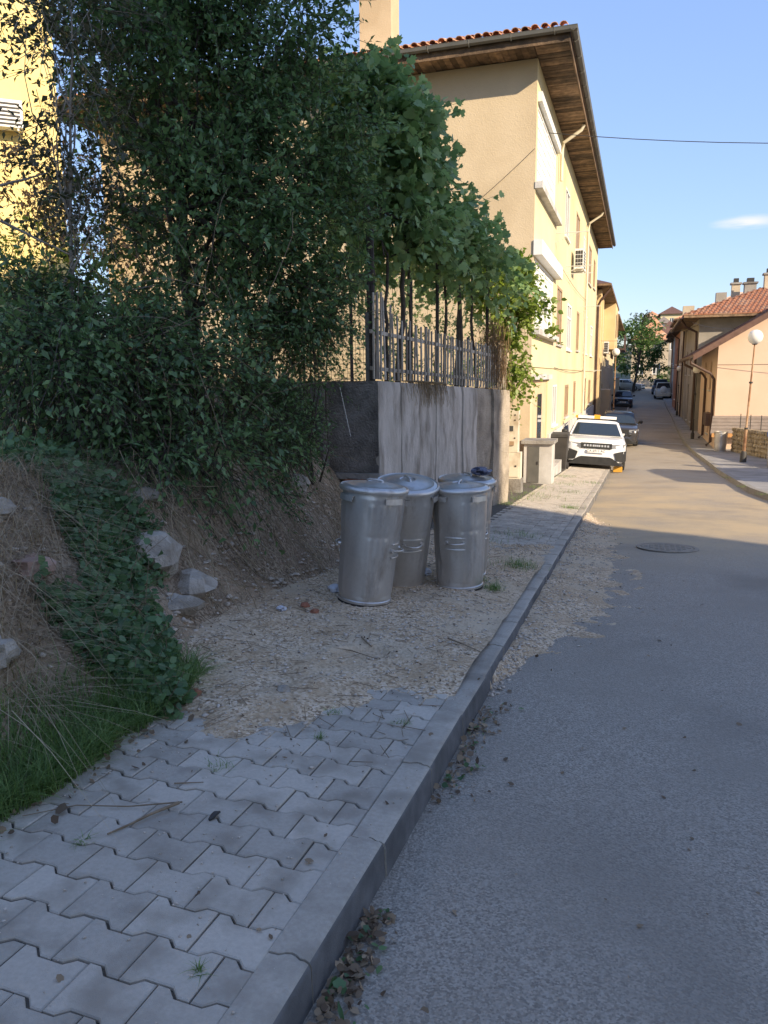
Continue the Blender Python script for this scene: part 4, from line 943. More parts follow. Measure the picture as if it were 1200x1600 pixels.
    if clad:
        for s in (1, -1):
            m = MB(); m.hexa([(s*w*.68, -.03, zb+.12), (s*w*.88, -.0, zb+.10), (s*w*.98, .2, zb+.10), (s*w*.6, .1, zb+.16), (s*w*.60, -.035, hf-.34), (s*w*.86, .0, hf-.27), (s*w*.97, .2, hf-.27), (s*w*.66, .1, hf-.32)]); m.build('fog_panel', m_black, root)
        for i in range(-4, 5):
            if i == 0: continue
            MB().box(i*w*.095-.028, i*w*.095+.028, -.05, -.0405, hf-.17, hf-.11).build('grille_mark', m_chrome, root)
        m = MB()
        for s in (1, -1): m.hexa([(s*.004, -.053, hf-.165), (s*.05, -.053, hf-.17), (s*.05, -.0405, hf-.17), (s*.004, -.0405, hf-.165), (s*.004, -.053, hf-.115), (s*.05, -.053, hf-.11), (s*.05, -.0405, hf-.11), (s*.004, -.0405, hf-.115)])
        m.build('emblem', m_chrome, root)
    pl_ = MB().box(-.26, .26, -.062, -.05, hf-.36, hf-.25).build('plate', m_plate, root)
    if plate:
        cu = bpy.data.curves.new('t', 'FONT'); cu.body = plate; cu.size = .105; cu.align_x = 'CENTER'; cu.align_y = 'CENTER'; cu.extrude = .001
        to = bpy.data.objects.new('t', cu); col.objects.link(to); dg = bpy.context.evaluated_depsgraph_get(); me = bpy.data.meshes.new_from_object(to.evaluated_get(dg)); bpy.data.objects.remove(to)
        me.materials.clear(); me.materials.append(m_black); link('plate_text', me, pl_, (0, -.0635, hf-.305), (R(90), 0, 0))
    MB().box(-.26, .26, L_+.0, L_+.012, .5, .61).build('rear_plate', m_plate, root)
    MB().hexa([(-w*.84, L_-.12, zb+.02), (w*.84, L_-.12, zb+.02), (w*.80, L_+.03, zb+.02), (-w*.80, L_+.03, zb+.02), (-w*.86, L_-.12, zb+.26), (w*.86, L_-.12, zb+.26), (w*.80, L_+.03, zb+.24), (-w*.80, L_+.03, zb+.24)]).build('rear_bumper', m_black if clad else body_m, root)
    if light_bar:
        m = MB(); m.box(-.62, -.1, y1+.28, y1+.5, zr_+.06, zr_+.15); m.box(.1, .62, y1+.28, y1+.5, zr_+.06, zr_+.15); lb = m.build('light_bar', m_plate, root)
        MB().box(-.098, .098, y1+.29, y1+.49, zr_+.055, zr_+.19).build('beacon', m_amber, lb); MB().box(-.64, .64, y1+.33, y1+.45, zr_+.02, zr_+.058).build('mount', m_black, lb)
        MB().box(-.70, -.622, y1+.29, y1+.49, zr_+.06, zr_+.15).build('beacon', m_amber, lb)
    if spare:
        ms = MB(); ms.lathe([(.001, .13), (.28, .12), (.33, .08), (.34, 0), (.33, -.02)], 28); ms.v = [(x_, L_+.03+z, .95+y_) for x_, y_, z in ms.v]; ms.build('spare_wheel', m_plate, root, 40)
    return root
m_amber = glassmat('amber_lens', (.75,.32,.02), .2)
def put(o, X, Y, rz=0, roll=0, dz=0):
    pitch = math.atan((gz(Y+3)-gz(Y))/3); o.location = (X, Y, gz(Y)+dz); o.rotation_euler = (pitch, roll, rz); return o
CG = 'cars parked along the left kerb'
c1 = make_car('white hatchback with roof light bar and black cladding, parked with two wheels on the footway', paint('white_car', (.72,.72,.72)), 4.1, 1.85, 1.52, 1.02, True, plate='CA 6911 AC', light_bar=True)
put(c1, -1.2, 24.7, R(4), R(3.2), .07)
c2 = make_car('dark grey hatchback parked right behind the white hatchback', paint('grey_car', (.05,.048,.052), .3, .3), 4.2, 1.76, 1.46, .95, clad=False, plate='CA 2470'); put(c2, -.78, 36.6, R(2), R(2), .05)
c3 = make_car('dark blue saloon parked by the beige houses far along the left kerb', paint('blue_car', (.02,.03,.055), .3), 4.3, 1.74, 1.42, .93, clad=False, plate='CB 1185'); put(c3, -1.3, 74.0, R(1), R(1.5), .05)
c4 = make_car('silver off-roader with a spare wheel on its back, parked at the right kerb', paint('silver_car', (.42,.42,.40), .3, .4), 4.0, 1.76, 1.72, 1.02, True, rear=(.12, .04), spare=True, clad=False); put(c4, 2.55, 88.0, R(180), 0, .02); c4.location.y += 4
c5 = make_car('dark off-roader parked ahead of the silver one', paint('navy_car', (.03,.04,.06), .3), 4.4, 1.82, 1.75, 1.02, True, rear=(.12, .04), clad=False); put(c5, 2.45, 96.0, R(180), 0, .02); c5.location.y += 4.4
c6 = make_car('small white car turning at the far end of the street', paint('white_car_far', (.7,.7,.7)), 3.8, 1.68, 1.42, .93, clad=False); put(c6, .6, 108, R(70), 0, .03)
wc = MB(); wc.box(-.17, .17, -.06, .06, 0, .2); wc.hexa([(-.16,-.05,.201),(.16,-.05,.201),(.16,.05,.201),(-.16,.05,.201),(-.05,-.03,.3),(.12,-.03,.3),(.12,.03,.3),(-.05,.03,.3)]); o = wc.build('wheel_clamp', mat('clamp_yellow', (.72,.40,.06), (.62,.33,.05), scale=10, rough=.5)); o.scale = (.8, .8, .75); o.location = (-.5, 25.0, gz(25)+.03); tag(o, 'yellow wheel clamp at the front wheel of the white hatchback', 'wheel clamp')

# ------------------------------------------------------------------ lamp posts
m_rust = mat('rusty_steel', (.30,.16,.075), (.42,.28,.17), scale=5, rough=.85, bump=.3, bscale=50, c3=(.20,.10,.05), s3=3)
m_globe = mat('opal_globe', (.80,.79,.74), (.75,.74,.69), scale=3, rough=.25)
def lamp(X, Y, h, gr, label, m_p, lean=0, base=True, side_r=True):
    z = gz(Y)+.14
    root = thing('street_lamp', label, 'street lamp', (X, Y, z), group='globe street lamps')
    s = h/4.6
    MB().lathe([(.06*s, 0), (.055*s, .8*s), (.05*s, 1.2*s), (.036*s, 1.22*s), (.034*s, 2.8*s), (.03*s, 2.82*s), (.024*s, h-gr*1.9)], 12).build('post', m_p, root, 40)
    m = MB().lathe([(gr*.32, h-gr*2.05), (gr*.36, h-gr*1.85), (gr*.36, h-gr*1.75)], 14, close=True); m.build('collar', m_dark, root, 40)
    pr_ = [(max(.001, gr*math.sin(math.pi*i/14)), h-gr-gr*math.cos(math.pi*i/14)) for i in range(1, 15)]
    MB().lathe(pr_, 22).build('globe', m_globe, root, 180)
    if base: MB().lathe([(.11*s, -.1), (.11*s, .32*s), (.075*s, .4*s)], 10, close=True).build('base', m_dark, root, 40)
    for zz in (1.2, 2.8): MB().lathe([(.062*s, zz*s-.03), (.062*s, zz*s+.03)], 10, close=True).build('clamp', m_dark, root, 40)
    root.rotation_euler = (0, R(lean), 0); return root
lamp(3.53, 28.86, 4.45, .24, 'rusty globe street lamp standing before the low stone wall', m_rust, 1.6)
lamp(2.62, 40.5, 3.55, .2, 'dark post globe lamp beside the brown downpipes of the peach house', m_dark, .6)
lamp(2.8, 61.1, 3.6, .2, 'slim globe lamp near the silver off-roader on the right footway', m_dark)
lamp(-1.3, 46.5, 4.6, .22, 'globe street lamp on the left footway behind the parked grey hatchback', m_rust)

# right-hand dustbins
bR = copy_tree(b0); bR.location = (3.3, 34.2, gz(34.2)+.14); bR.rotation_euler = (0, 0, .5); bR.scale = (1.15, 1.15, 1.0); bR['label'] = 'wide galvanised dustbin standing at the corner of the peach house'; bR['group'] = 'dustbins across the street'
for ch in list(bR.children):
    if ch.name.startswith('lid'):
        for g_ in list(ch.children): bpy.data.objects.remove(g_)
        bpy.data.objects.remove(ch)
bl_ = thing('blue_topped_bin', 'grey litter bin with a bright blue bag top, in front of the stone wall', 'bin', (4.18, 27.0, gz(27)+.16))
MB().lathe([(.16, .0), (.17, .02), (.19, .95), (.2, 1.0)], 20, close=True).build('body', m_galv, bl_, 40)
m_blue = mat('blue_plastic', (.04,.12,.55), (.05,.16,.65), scale=9, rough=.4)
MB().lathe([(.205, .96), (.225, 1.02), (.22, 1.12), (.15, 1.2), (.05, 1.23)], 20, fn=lambda r, z, t: r*(1+.06*math.sin(t*5+z*20)), close=True).build('bag_top', m_blue, bl_, 40)
# stone wall with rods
m_rubble = mat('rubble_stone', (.30,.235,.15), (.42,.34,.23), scale=5, rough=.95, bump=.6, bscale=30, c3=(.20,.155,.10), s3=3)
sw = thing('stone_wall', 'low rubble stone garden wall with thin iron rods on top', 'wall', (3.6, 34.3, gz(34)+.1))
A_, B_ = Vector((3.72, 34.2)), Vector((5.9, 24.0)); dS = (B_-A_); LS = dS.length; dS.normalize(); fS = Fr((A_.x, A_.y, 0), (dS.x, dS.y, 0), (dS.y, -dS.x, 0))
def sz(u): return gz(A_.y+dS.y*u)+.13
mb = MB()
for i in range(18):
    u, v = LS*i/18, LS*(i+1)/18
    mb.hexa([fS.p(u, sz(u)-.3, -.3), fS.p(v, sz(v)-.3, -.3), fS.p(v, sz(v)-.3, -.03), fS.p(u, sz(u)-.3, -.03), fS.p(u, sz(u)+.98, -.3), fS.p(v, sz(v)+.98, -.3), fS.p(v, sz(v)+.98, -.03), fS.p(u, sz(u)+.98, -.03)])
hb(mb, 'core', m_rubble, sw)
mb = MB(); n_ = 0
for r in range(6):
    u = random.uniform(-.1, 0)
    while u < LS:
        l_ = random.uniform(.16, .36); c = fS.p(min(u+l_/2, LS), sz(u)+.08+r*.165, -.03); n0 = len(mb.v); mb.rock((0, 0, 0), .5, n_, 7, 4, 1, .3)
        for q in range(n0, len(mb.v)):
            x, y, z = mb.v[q]; mb.v[q] = tuple(c + fS.U*(x*l_*1.05) + fS.V*(z*.175) + fS.N*(y*.13))
        u += l_; n_ += 1
tag(hb(mb, 'stones', m_rubble, sw, 40), kind='stuff')
for i in range(9): hb(MB().tube([fS.p(.4+i*1.1, sz(.4+i)+.9, -.15), fS.p(.4+i*1.1, sz(.4+i)+1.55, -.15)], .016, 6), 'rod', m_dark, sw)

# ------------------------------------------------------------------ houses on the right
m_peach = mat('render_peach', (.62,.45,.33), (.65,.48,.36), scale=1.2, rough=.92, bump=.2, bscale=40)
m_roofb = mat('brown_roof_sheet', (.115,.062,.045), (.16,.092,.068), scale=3, rough=.6); m_brownp = mat('brown_pipe', (.07,.042,.032), (.10,.06,.045), scale=3, rough=.5)
m_beige2 = mat('render_beige', (.48,.40,.29), (.54,.455,.335), scale=1, rough=.95, bump=.3, bscale=30, c3=(.40,.33,.235), s3=.4)
m_brickw = mat('brick_wall', (.33,.15,.085), (.40,.20,.12), scale=3, rough=.95, bump=.4, bscale=40)
m_grey = mat('render_grey', (.30,.275,.24), (.37,.34,.30), scale=1.5, rough=.95, bump=.3, bscale=30, c3=(.23,.21,.18), s3=.6)
def shell(root, x0, x1, y0, y1, z0, z1, m, street=-1, holes=(), front_holes=(), mats=WM, depth=.14):
    """four walls; street: -1 faces -X (right side of the street), +1 faces +X; front faces the camera end (-Y)"""
    xs = x0 if street < 0 else x1
    fs = Fr((xs, y0, 0), (0, 1, 0), (street, 0, 0)); hb(fs.wall(MB(), 0, y1-y0, z0, z1, holes, depth), 'street_wall', m, root)
    for h in holes: window(fs, root, h, mats, depth, (1, 0), True).location = -root.location
    fq = Fr((x0, y0, 0), (1, 0, 0), (0, -1, 0)); hb(fq.wall(MB(), 0, x1-x0, z0, z1, front_holes, depth), 'end_wall', m, root)
    for h in front_holes: window(fq, root, h, mats, depth, (1, 0), True).location = -root.location
    mb = MB(); xb = x1 if street < 0 else x0
    mb.quad((xb, y0, z0), (xb, y1, z0), (xb, y1, z1), (xb, y0, z1)); mb.quad((x0, y1, z0), (x1, y1, z0), (x1, y1, z1), (x0, y1, z1)); hb(mb, 'rear_wall', m, root)
    return fs, fq
def hip_roof(root, x0, x1, y0, y1, z, rise, m, ov=.6, tiles=False, thick=.12):
    a0, a1, b0_, b1 = x0-ov, x1+ov, y0-ov, y1+ov; h = min(a1-a0, b1-b0_)/2; 
    if (a1-a0) < (b1-b0_): R1, R2 = (((a0+a1)/2, b0_+h, z+rise+thick), ((a0+a1)/2, b1-h, z+rise+thick))
    else: R1, R2 = ((a0+h, (b0_+b1)/2, z+rise+thick), (a1-h, (b0_+b1)/2, z+rise+thick))
    A, B, C_, D = (a1, b0_, z+thick), (a1, b1, z+thick), (a0, b1, z+thick), (a0, b0_, z+thick)
    mb = MB()
    if (a1-a0) < (b1-b0_): mb.poly([D, A, R1]); mb.poly([A, B, R2, R1]); mb.poly([B, C_, R2]); mb.poly([C_, D, R1, R2])
    else: mb.poly([D, A, R2, R1]); mb.poly([A, B, R2]); mb.poly([B, C_, R1, R2]); mb.poly([C_, D, R1])
    o = hb(mb, 'roof', m, root)
    mb = MB(); mb.box(a0+.01, a1-.01, b0_+.01, b1-.01, z, z+thick-.004); e = mb.build('eaves', m_wood, o)
    if tiles:
        t = MB(); slope = rise/h; pw, ph = .24, .36
        def strip(p, ux, vy, length, hh, tri0, tri1):
            rows = int(math.hypot(hh, rise)/ph)
            for r in range(rows):
                f0 = r/rows; f1 = (r+1)/rows
                k0 = length*0+tri0*f0; k1 = length-tri1*f0
                nn = int((k1-k0)/pw)
                for i in range(nn):
                    u = k0+i*pw
                    for (du, dz) in ((0, .0), ):
                        q0 = Vector(p)+Vector(ux)*u+Vector(vy)*(hh*f0)+Vector((0, 0, rise*f0+.06)); q1 = Vector(p)+Vector(ux)*u+Vector(vy)*(hh*f1)+Vector((0, 0, rise*f1+.025))
                        a = Vector(ux)*(pw*.5); up_ = Vector((0, 0, .05)); ex = Vector(ux)*(pw*.94)
                        t.quad(q0, q0+a*.9+up_, q1+a*.9+up_, q1); t.quad(q0+a*.9+up_, q0+ex, q1+ex, q1+a*.9+up_); t.poly([q0-Vector((0,0,.05)), q0+ex-Vector((0,0,.05)), q0+ex, q0+a*.9+up_, q0])
        zz = z+thick
        if (a1-a0) < (b1-b0_): strip((a0, b0_, zz), (1, 0, 0), (0, 1, 0), a1-a0, h, h, h); strip((a0, b0_, zz), (0, 1, 0), (1, 0, 0), b1-b0_, h, h, h)
        else: strip((a0, b0_, zz), (1, 0, 0), (0, 1, 0), a1-a0, h, h, h); strip((a0, b0_, zz), (0, 1, 0), (1, 0, 0), b1-b0_, h, h, h)
        tag(t.build('roof_tiles', m, o), kind='stuff')
    return o
def chimney(root, x, y, z0, z1, w_=.6, m=m_beige2, cap=True):
    o = hb(MB().box(x-w_/2, x+w_/2, y-w_/2, y+w_/2, z0, z1), 'chimney', m, root)
    if cap:
        MB().box(x-w_/2-.08, x+w_/2+.08, y-w_/2-.08, y+w_/2+.08, z1, z1+.1).build('cap', m_conc, o)
        MB().box(x-w_*.3, x+w_*.3, y-w_*.3, y+w_*.3, z1+.101, z1+.35).build('pot', m_dark, o)
# peach house, monopitch verge rising away from the street
ph = thing('peach_house', 'peach rendered house with brown sloping verge, behind the rusty globe lamp', 'house', (3.16, 36, gz(36)))
x0, x1, y0, y1 = 3.16, 12.0, 36.0, 45.0; sl2 = .6
def rz_(x): return 2.74+(x-3.16)*sl2 if x < 7.6 else 2.74+(7.6-3.16)*sl2-(x-7.6)*sl2
mb = MB(); mb.poly([(x0, y0, -2.3), (x1, y0, -2.3), (x1, y0, rz_(x1)), (7.6, y0, rz_(7.6)), (x0, y0, rz_(x0))]); hb(mb, 'end_wall', m_peach, ph)
fp = Fr((x0, y0, 0), (0, 1, 0), (-1, 0, 0)); hp = [(2.6, 3.6, .8, 2.1), (5.6, 6.6, .8, 2.1), (2.6, 3.5, -1.2, -.2), (5.4, 6.4, -1.5, .1)]
hb(fp.wall(MB(), 0, 9, -2.3, rz_(x0), hp, .12), 'street_wall', m_peach, ph)
for h in hp: window(fp, ph, h, (m_brownwood, m_glass, m_plinth), .12).location = -ph.location
mb = MB(); mb.poly([(x0, y1, -2.3), (x1, y1, -2.3), (x1, y1, rz_(x1)), (7.6, y1, rz_(7.6)), (x0, y1, rz_(x0))]); hb(mb, 'rear_wall', m_peach, ph)
def rp(x, y, dz): return (x, y, rz_(x)+dz)
xe = 2.15
mb = MB(); mb.hexa([rp(xe, y0-.45, .02), rp(7.6, y0-.45, .02), rp(7.6, y1+.3, .02), rp(xe, y1+.3, .02), rp(xe, y0-.45, .2), rp(7.6, y0-.45, .2), rp(7.6, y1+.3, .2), rp(xe, y1+.3, .2)])
mb.hexa([rp(7.6, y0-.45, .02), rp(13, y0-.45, .02), rp(13, y1+.3, .02), rp(7.6, y1+.3, .02), rp(7.6, y0-.45, .2), rp(13, y0-.45, .2), rp(13, y1+.3, .2), rp(7.6, y1+.3, .2)]); pr_o = hb(mb, 'roof', m_roofb, ph)
for i in range(24):
    y = y0-.3+i*.4; MB().hexa([rp(xe, y, .201), rp(7.5, y, .201), rp(7.5, y+.05, .201), rp(xe, y+.05, .201), rp(xe, y, .24), rp(7.5, y, .24), rp(7.5, y+.05, .24), rp(xe, y+.05, .24)]).build('roof_rib', m_roofb, pr_o)
hb(MB().hexa([rp(xe, y0-.49, -.05), rp(7.6, y0-.49, -.05), rp(7.6, y0-.451, -.05), rp(xe, y0-.451, -.05), rp(xe, y0-.49, .22), rp(7.6, y0-.49, .22), rp(7.6, y0-.451, .22), rp(xe, y0-.451, .22)]), 'verge_board', m_roofb, ph)
gutter((xe-.08, y0-.45, rz_(xe)+.12), (xe-.08, y1+.3, rz_(xe)+.10), (-1, 0, 0), ph, m_brownp, .08)
for (y, yo) in ((y0-.2, .3), (y0+4.5, 0)):
    hb(MB().tube([(xe-.08, y, 2.2), (xe-.06, y, 1.98), (x0-.25, y+yo, 1.55), (x0-.08, y+yo+.2, 1.3), (x0-.08, y+yo+.2, -1.4), (x0-.25, y+yo+.15, -1.55)], .06, 8), 'downpipe', m_brownp, ph, 50)
mb = MB(); mb.hexa([(2.95, 34.9, -1.0), (14, 34.9, -1.0), (14, 35.99, -.98), (3.1, 35.99, -.98), (2.95, 34.9, -.9), (14, 34.9, -.9), (14, 35.99, -.25), (3.1, 35.99, -.25)]); lo_ = hb(mb, 'lean_to_roof', m_roofb, ph)
m_slate = mat('grey_brown_sheet', (.20,.165,.14), (.25,.21,.18), scale=4, rough=.7); lo_.data.materials.clear(); lo_.data.materials.append(m_slate)
for k in range(1, 5):
    t = k/5; MB().hexa([(2.95+.15*t, 34.9+1.09*t, -.89+.65*t), (14, 34.9+1.09*t, -.89+.65*t), (14, 34.93+1.09*t, -.89+.65*t), (2.95+.15*t, 34.93+1.09*t, -.89+.65*t), (2.95+.15*t, 34.9+1.09*t, -.86+.65*t), (14, 34.9+1.09*t, -.86+.65*t), (14, 34.93+1.09*t, -.86+.65*t), (2.95+.15*t, 34.93+1.09*t, -.86+.65*t)]).build('sheet_lap', m_slate, lo_)
hb(MB().box(3.0, 14, 34.86, 34.895, -1.08, -.92), 'orange_fascia', mat('orange_board', (.50,.25,.09), (.55,.30,.12), scale=4, rough=.7), ph)
hb(MB().box(3.17, 14, 35.2, 35.98, -2.3, -1.08), 'lean_to_wall', m_peach, ph)
hb(MB().box(2.9, 3.15, 37.0, 38.4, -.75, -.2), 'meter_box', m_brownp, ph)
# tiled hip house behind it
th_ = thing('tiled_house', 'old house with red clay tiled hip roof and several chimneys above the peach house', 'house', (3.0, 46, gz(46)))
shell(th_, 3.0, 13.5, 46, 58, -2.3, 4.5, m_grey, -1, [(1.5, 2.6, 1.5, 3.0), (5, 6.2, 1.5, 3.0), (9, 10.2, 1.5, 3.0), (2, 3, -1.2, .3), (6, 7, -1.3, .9)], [(1.2, 2.1, 2.4, 3.6)], (m_brownwood, m_glass, m_plinth))
m_oldtile = mat('old_clay_tile', (.27,.115,.065), (.37,.17,.10), scale=2.5, rough=.9, c3=(.33,.21,.145), s3=1.2)
hip_roof(th_, 3.0, 13.5, 46, 58, 4.5, 2.3, m_oldtile, .85, True)
chimney(th_, 5.2, 51.0, 5, 6.7, .45); chimney(th_, 4.6, 53.0, 5, 6.45, .6, m_grey, False); chimney(th_, 6.75, 49.5, 5, 7.0, .5); chimney(th_, 6.2, 53, 5, 6.9, .65, m_grey); chimney(th_, 2.95, 56.5, 4.4, 6.0, .7, m_beige2, False)
gutter((2.05, 45.2, 4.55), (2.05, 58.8, 4.5), (-1, 0, 0), th_, m_brownp, .09)
hb(MB().tube([(2.05, 46.0, 4.5), (2.3, 46.2, 4.1), (2.9, 46.4, 3.8), (2.92, 46.4, 3.0), (2.92, 46.4, -1.6)], .07, 8), 'downpipe', m_brownp, th_, 50)
# further right-hand houses
def rhouse(label, x0, y0, y1, zt, m, rise=2.0, roofm=m_tile, seed=0, depth_=9, mats=WM):
    o = thing('street_house', label, 'house', (x0, y0, gz(y0))); hs2 = []
    for v in ((gz(y0)+1.0, gz(y0)+2.3), (gz(y0)+3.9, gz(y0)+5.3)):
        if v[1] < zt-.3:
            for k in range(max(2, int((y1-y0)/3.2))): hs2.append((1.0+k*3.0, 2.1+k*3.0, v[0], v[1]))
    hs2 = [h for h in hs2 if h[1] < y1-y0-.3]
    shell(o, x0, x0+depth_, y0, y1, gz(y0)-.6, zt, m, -1, hs2, [], mats); hip_roof(o, x0, x0+depth_, y0, y1, zt, rise, roofm, .8); 
    hb(MB().tube([(x0-.8, y0+.1, zt), (x0-.4, y0+.1, zt-.4), (x0-.08, y0+.15, zt-.6), (x0-.08, y0+.15, gz(y0)+.2)], .06, 6), 'downpipe', m_brownp, o, 50); return o
rhouse('narrow beige house next beyond the red tiled one on the right', 2.95, 58.6, 66, 5.2, m_beige2)
rhouse('brick red house front in the shade on the right of the street', 3.0, 66.5, 76, 4.9, m_brickw, 1.8)
rhouse('grey house front beside the parked silver off-roader', 3.4, 77, 90, 5.4, m_grey, 2.0)
rhouse('last brown house on the right before the bend', 3.8, 91, 106, 5.6, m_brickw, 2.0)
# ------------------------------------------------------------------ houses on the left beyond the yellow front
m_ochre = mat('render_ochre', (.60,.44,.23), (.66,.50,.28), scale=1.2, rough=.92, bump=.2, bscale=30); m_sand = mat('render_sand', (.55,.46,.31), (.61,.52,.36), scale=1.2, rough=.92)
h2 = thing('bay_house', 'ochre house with brown sheet roof and a projecting orange upper bay', 'house', (-2.4, 46, gz(46)))
f2, q2 = shell(h2, -11, -2.45, 46.3, 63, -2.4, 6.4, m_sand, 1, [(2.2, 3.4, 2.6, 4.2), (6.0, 7.2, 2.6, 4.2), (2.4, 3.3, -1.4, .9), (5.5, 6.8, -.4, 1.0), (10, 11.2, -1.4, .9)], [], (m_brownwood, m_glass, m_plinth))
hip_roof(h2, -11, -2.45, 46.3, 63, 6.4, 1.9, m_roofb, .8)
hb(MB().box(-2.44, -1.7, 56.5, 62.9, 3.3, 6.38), 'bay', m_ochre, h2)
fb = Fr((-1.7, 56.5, 0), (0, 1, 0), (1, 0, 0)); window(fb, h2, (1.5, 3.0, 4.2, 5.8), (m_brownwood, m_glass, m_plinth), -.07, (1, 0), False).location = -h2.location
hb(MB().box(-2.44, -2.2, 46.6, 47.6, -1.8, 6.3), 'pilaster', m_ochre, h2); hb(MB().box(-2.44, -2.25, 50.4, 51.2, -1.8, 6.3), 'pilaster', m_ochre, h2)
aircon(f2, h2, 8.5, 3.0, 1.3)
hb(MB().box(-2.44, -1.75, 52.5, 56, -1.9, .6), 'entrance_porch', m_beige, h2); hb(MB().tube([(-1.7, 46.2, 6.3), (-2.2, 46.2, 5.7), (-2.36, 46.25, 5.4), (-2.36, 46.25, -1.6)], .07, 6), 'downpipe', m_brownp, h2)
h3 = thing('balcony_house', 'tall sand coloured house with a dark wooden balcony far along the left side', 'house', (-2.5, 64, gz(64)))
f3, q3 = shell(h3, -11, -2.5, 64, 84, -2.2, 6.0, m_sand, 1, [(2, 3.3, 2.2, 3.8), (6, 7.3, 2.2, 3.8), (11, 12.3, 2.2, 3.8), (3, 4.2, -1.2, .6), (9, 10.2, -.8, .6)], [], WM); hip_roof(h3, -11, -2.5, 64, 84, 6.0, 2.0, m_roofb, .9)
hb(MB().box(-2.49, -1.3, 72, 80, 3.7, 3.85), 'balcony_floor', m_brownp, h3)
for i in range(20): hb(MB().box(-1.38, -1.32, 72.1+i*.4, 72.3+i*.4, 3.86, 4.9), 'balcony_board', m_brownp, h3)
hb(MB().box(-1.4, -1.3, 72, 80, 4.9, 5.0), 'balcony_rail', m_brownp, h3)
h4 = thing('garden_wall', 'pale garden wall below the large green tree', 'wall', (-2.5, 85, gz(85))); hb(MB().box(-2.7, -2.4, 84.5, 108, -1.6, 1.2), 'wall_panel', m_sand, h4); hb(MB().box(-2.76, -2.34, 84.4, 108.1, 1.2, 1.3), 'coping', m_plinth, h4)
# ------------------------------------------------------------------ the end of the street and the hill
def far_house(name, label, x0, x1, y0, y1, zb, zt, m, rise, roofm, win, ov=.6):
    o = thing(name, label, 'house', ((x0+x1)/2, y0, zb)); fq = Fr((x0, y0, 0), (1, 0, 0), (0, -1, 0))
    hb(fq.wall(MB(), 0, x1-x0, zb-3, zt, win, .15), 'front_wall', m, o)
    for h in win: window(fq, o, h, (m_white, m_glass, m_plinth), .15, (1, 0), True, .12).location = -o.location
    mb = MB(); mb.quad((x0, y0, zb-3), (x0, y1, zb-3), (x0, y1, zt), (x0, y0, zt)); mb.quad((x1, y0, zb-3), (x1, y1, zb-3), (x1, y1, zt), (x1, y0, zt)); mb.quad((x0, y1, zb-3), (x1, y1, zb-3), (x1, y1, zt), (x0, y1, zt)); hb(mb, 'side_wall', m, o)
    hip_roof(o, x0, x1, y0, y1, zt, rise, roofm, ov); return o
eL, eR = U(985, 600, 118), U(1042, 600, 118); eT = U(1040, 532, 118).z
far_house('end_house', 'beige house with white framed windows closing the end of the street', eL.x, eR.x, 118, 128, gz(118), eT, m_beige2, 2.6, m_tile, [(eR.x-eL.x-2.1, eR.x-eL.x-1.0, 4.5, 6.1), (eR.x-eL.x-2.1, eR.x-eL.x-1.0, 1.6, 3.1), (eR.x-eL.x-4.3, eR.x-eL.x-3.3, 1.6, 3.1)])
def hill(label, pxl, pxr, pyt, pyb, Y, m, rise, roofm, nwin=2, dep=10):
    a, b = U(pxl, pyb, Y), U(pxr, pyb, Y); zt = U((pxl+pxr)/2, pyt, Y).z; W_ = b.x-a.x; zb = a.z; win = []
    for k in range(nwin): win.append((W_*(k+.6)/(nwin+.2)-.6, W_*(k+.6)/(nwin+.2)+.5, zt-2.4, zt-1.0))
    return far_house('hill_house', label, a.x, b.x, Y, Y+dep, zb, zt, m, rise, roofm, win)
hill('cream hilltop house with shallow brown roof, highest on the hill', 1031, 1066, 491, 520, 230, m_yellow, 2.2, m_roofb, 3)
hill('small pinkish house left of the cream hilltop house', 1008, 1028, 495, 515, 240, m_beige2, 1.6, m_tile, 2)
hill('low white house with an arched grey roof below the cream hilltop house', 1026, 1046, 506, 525, 190, m_white, 1.6, m_slate, 2)
hill('house with a bright orange tiled gable roof behind the street end', 1010, 1030, 512, 535, 160, m_peach, 2.2, m_tile, 1)
hill('brown roofed house just behind the end house', 1028, 1062, 524, 545, 140, m_grey, 2.4, m_roofb, 2)
hill('white house partly hidden by the right-hand roofs on the hill', 1064, 1090, 500, 525, 210, m_white, 1.8, m_tile, 2)
# added tall block, unseen on the right, shaped to cast shade over the near street
sh = thing('shade_block', 'tall plain block added out of view on the right to shade the near street', 'shade caster', (22, -20, gz(0)))
shell(sh, 22, 26, -44, -4.6, -1.5, 23.5, m_beige2, -1, [(a, a+1.4, v, v+1.5) for a in range(3, 36, 4) for v in (1.6, 4.6, 7.6, 10.6, 13.6, 16.6, 19.6)], [])
hb(MB().box(21.8, 26.0, -44.2, -4.6, 23.5, 23.75), 'shade_block_slab', m_conc, sh)
# low house added out of view further along, to shade part of the road
sh2 = thing('road_shade_house', 'low house added out of view on the right to shade part of the road', 'house', (7.5, 17, gz(17)))
shell(sh2, 8.8, 14, 17.5, 21.5, -2.2, 2.6, m_grey, -1, [(2, 3.2, .2, 1.4)], []); hip_roof(sh2, 8.8, 14, 17.5, 21.5, 2.6, 1.5, m_tile, .4)
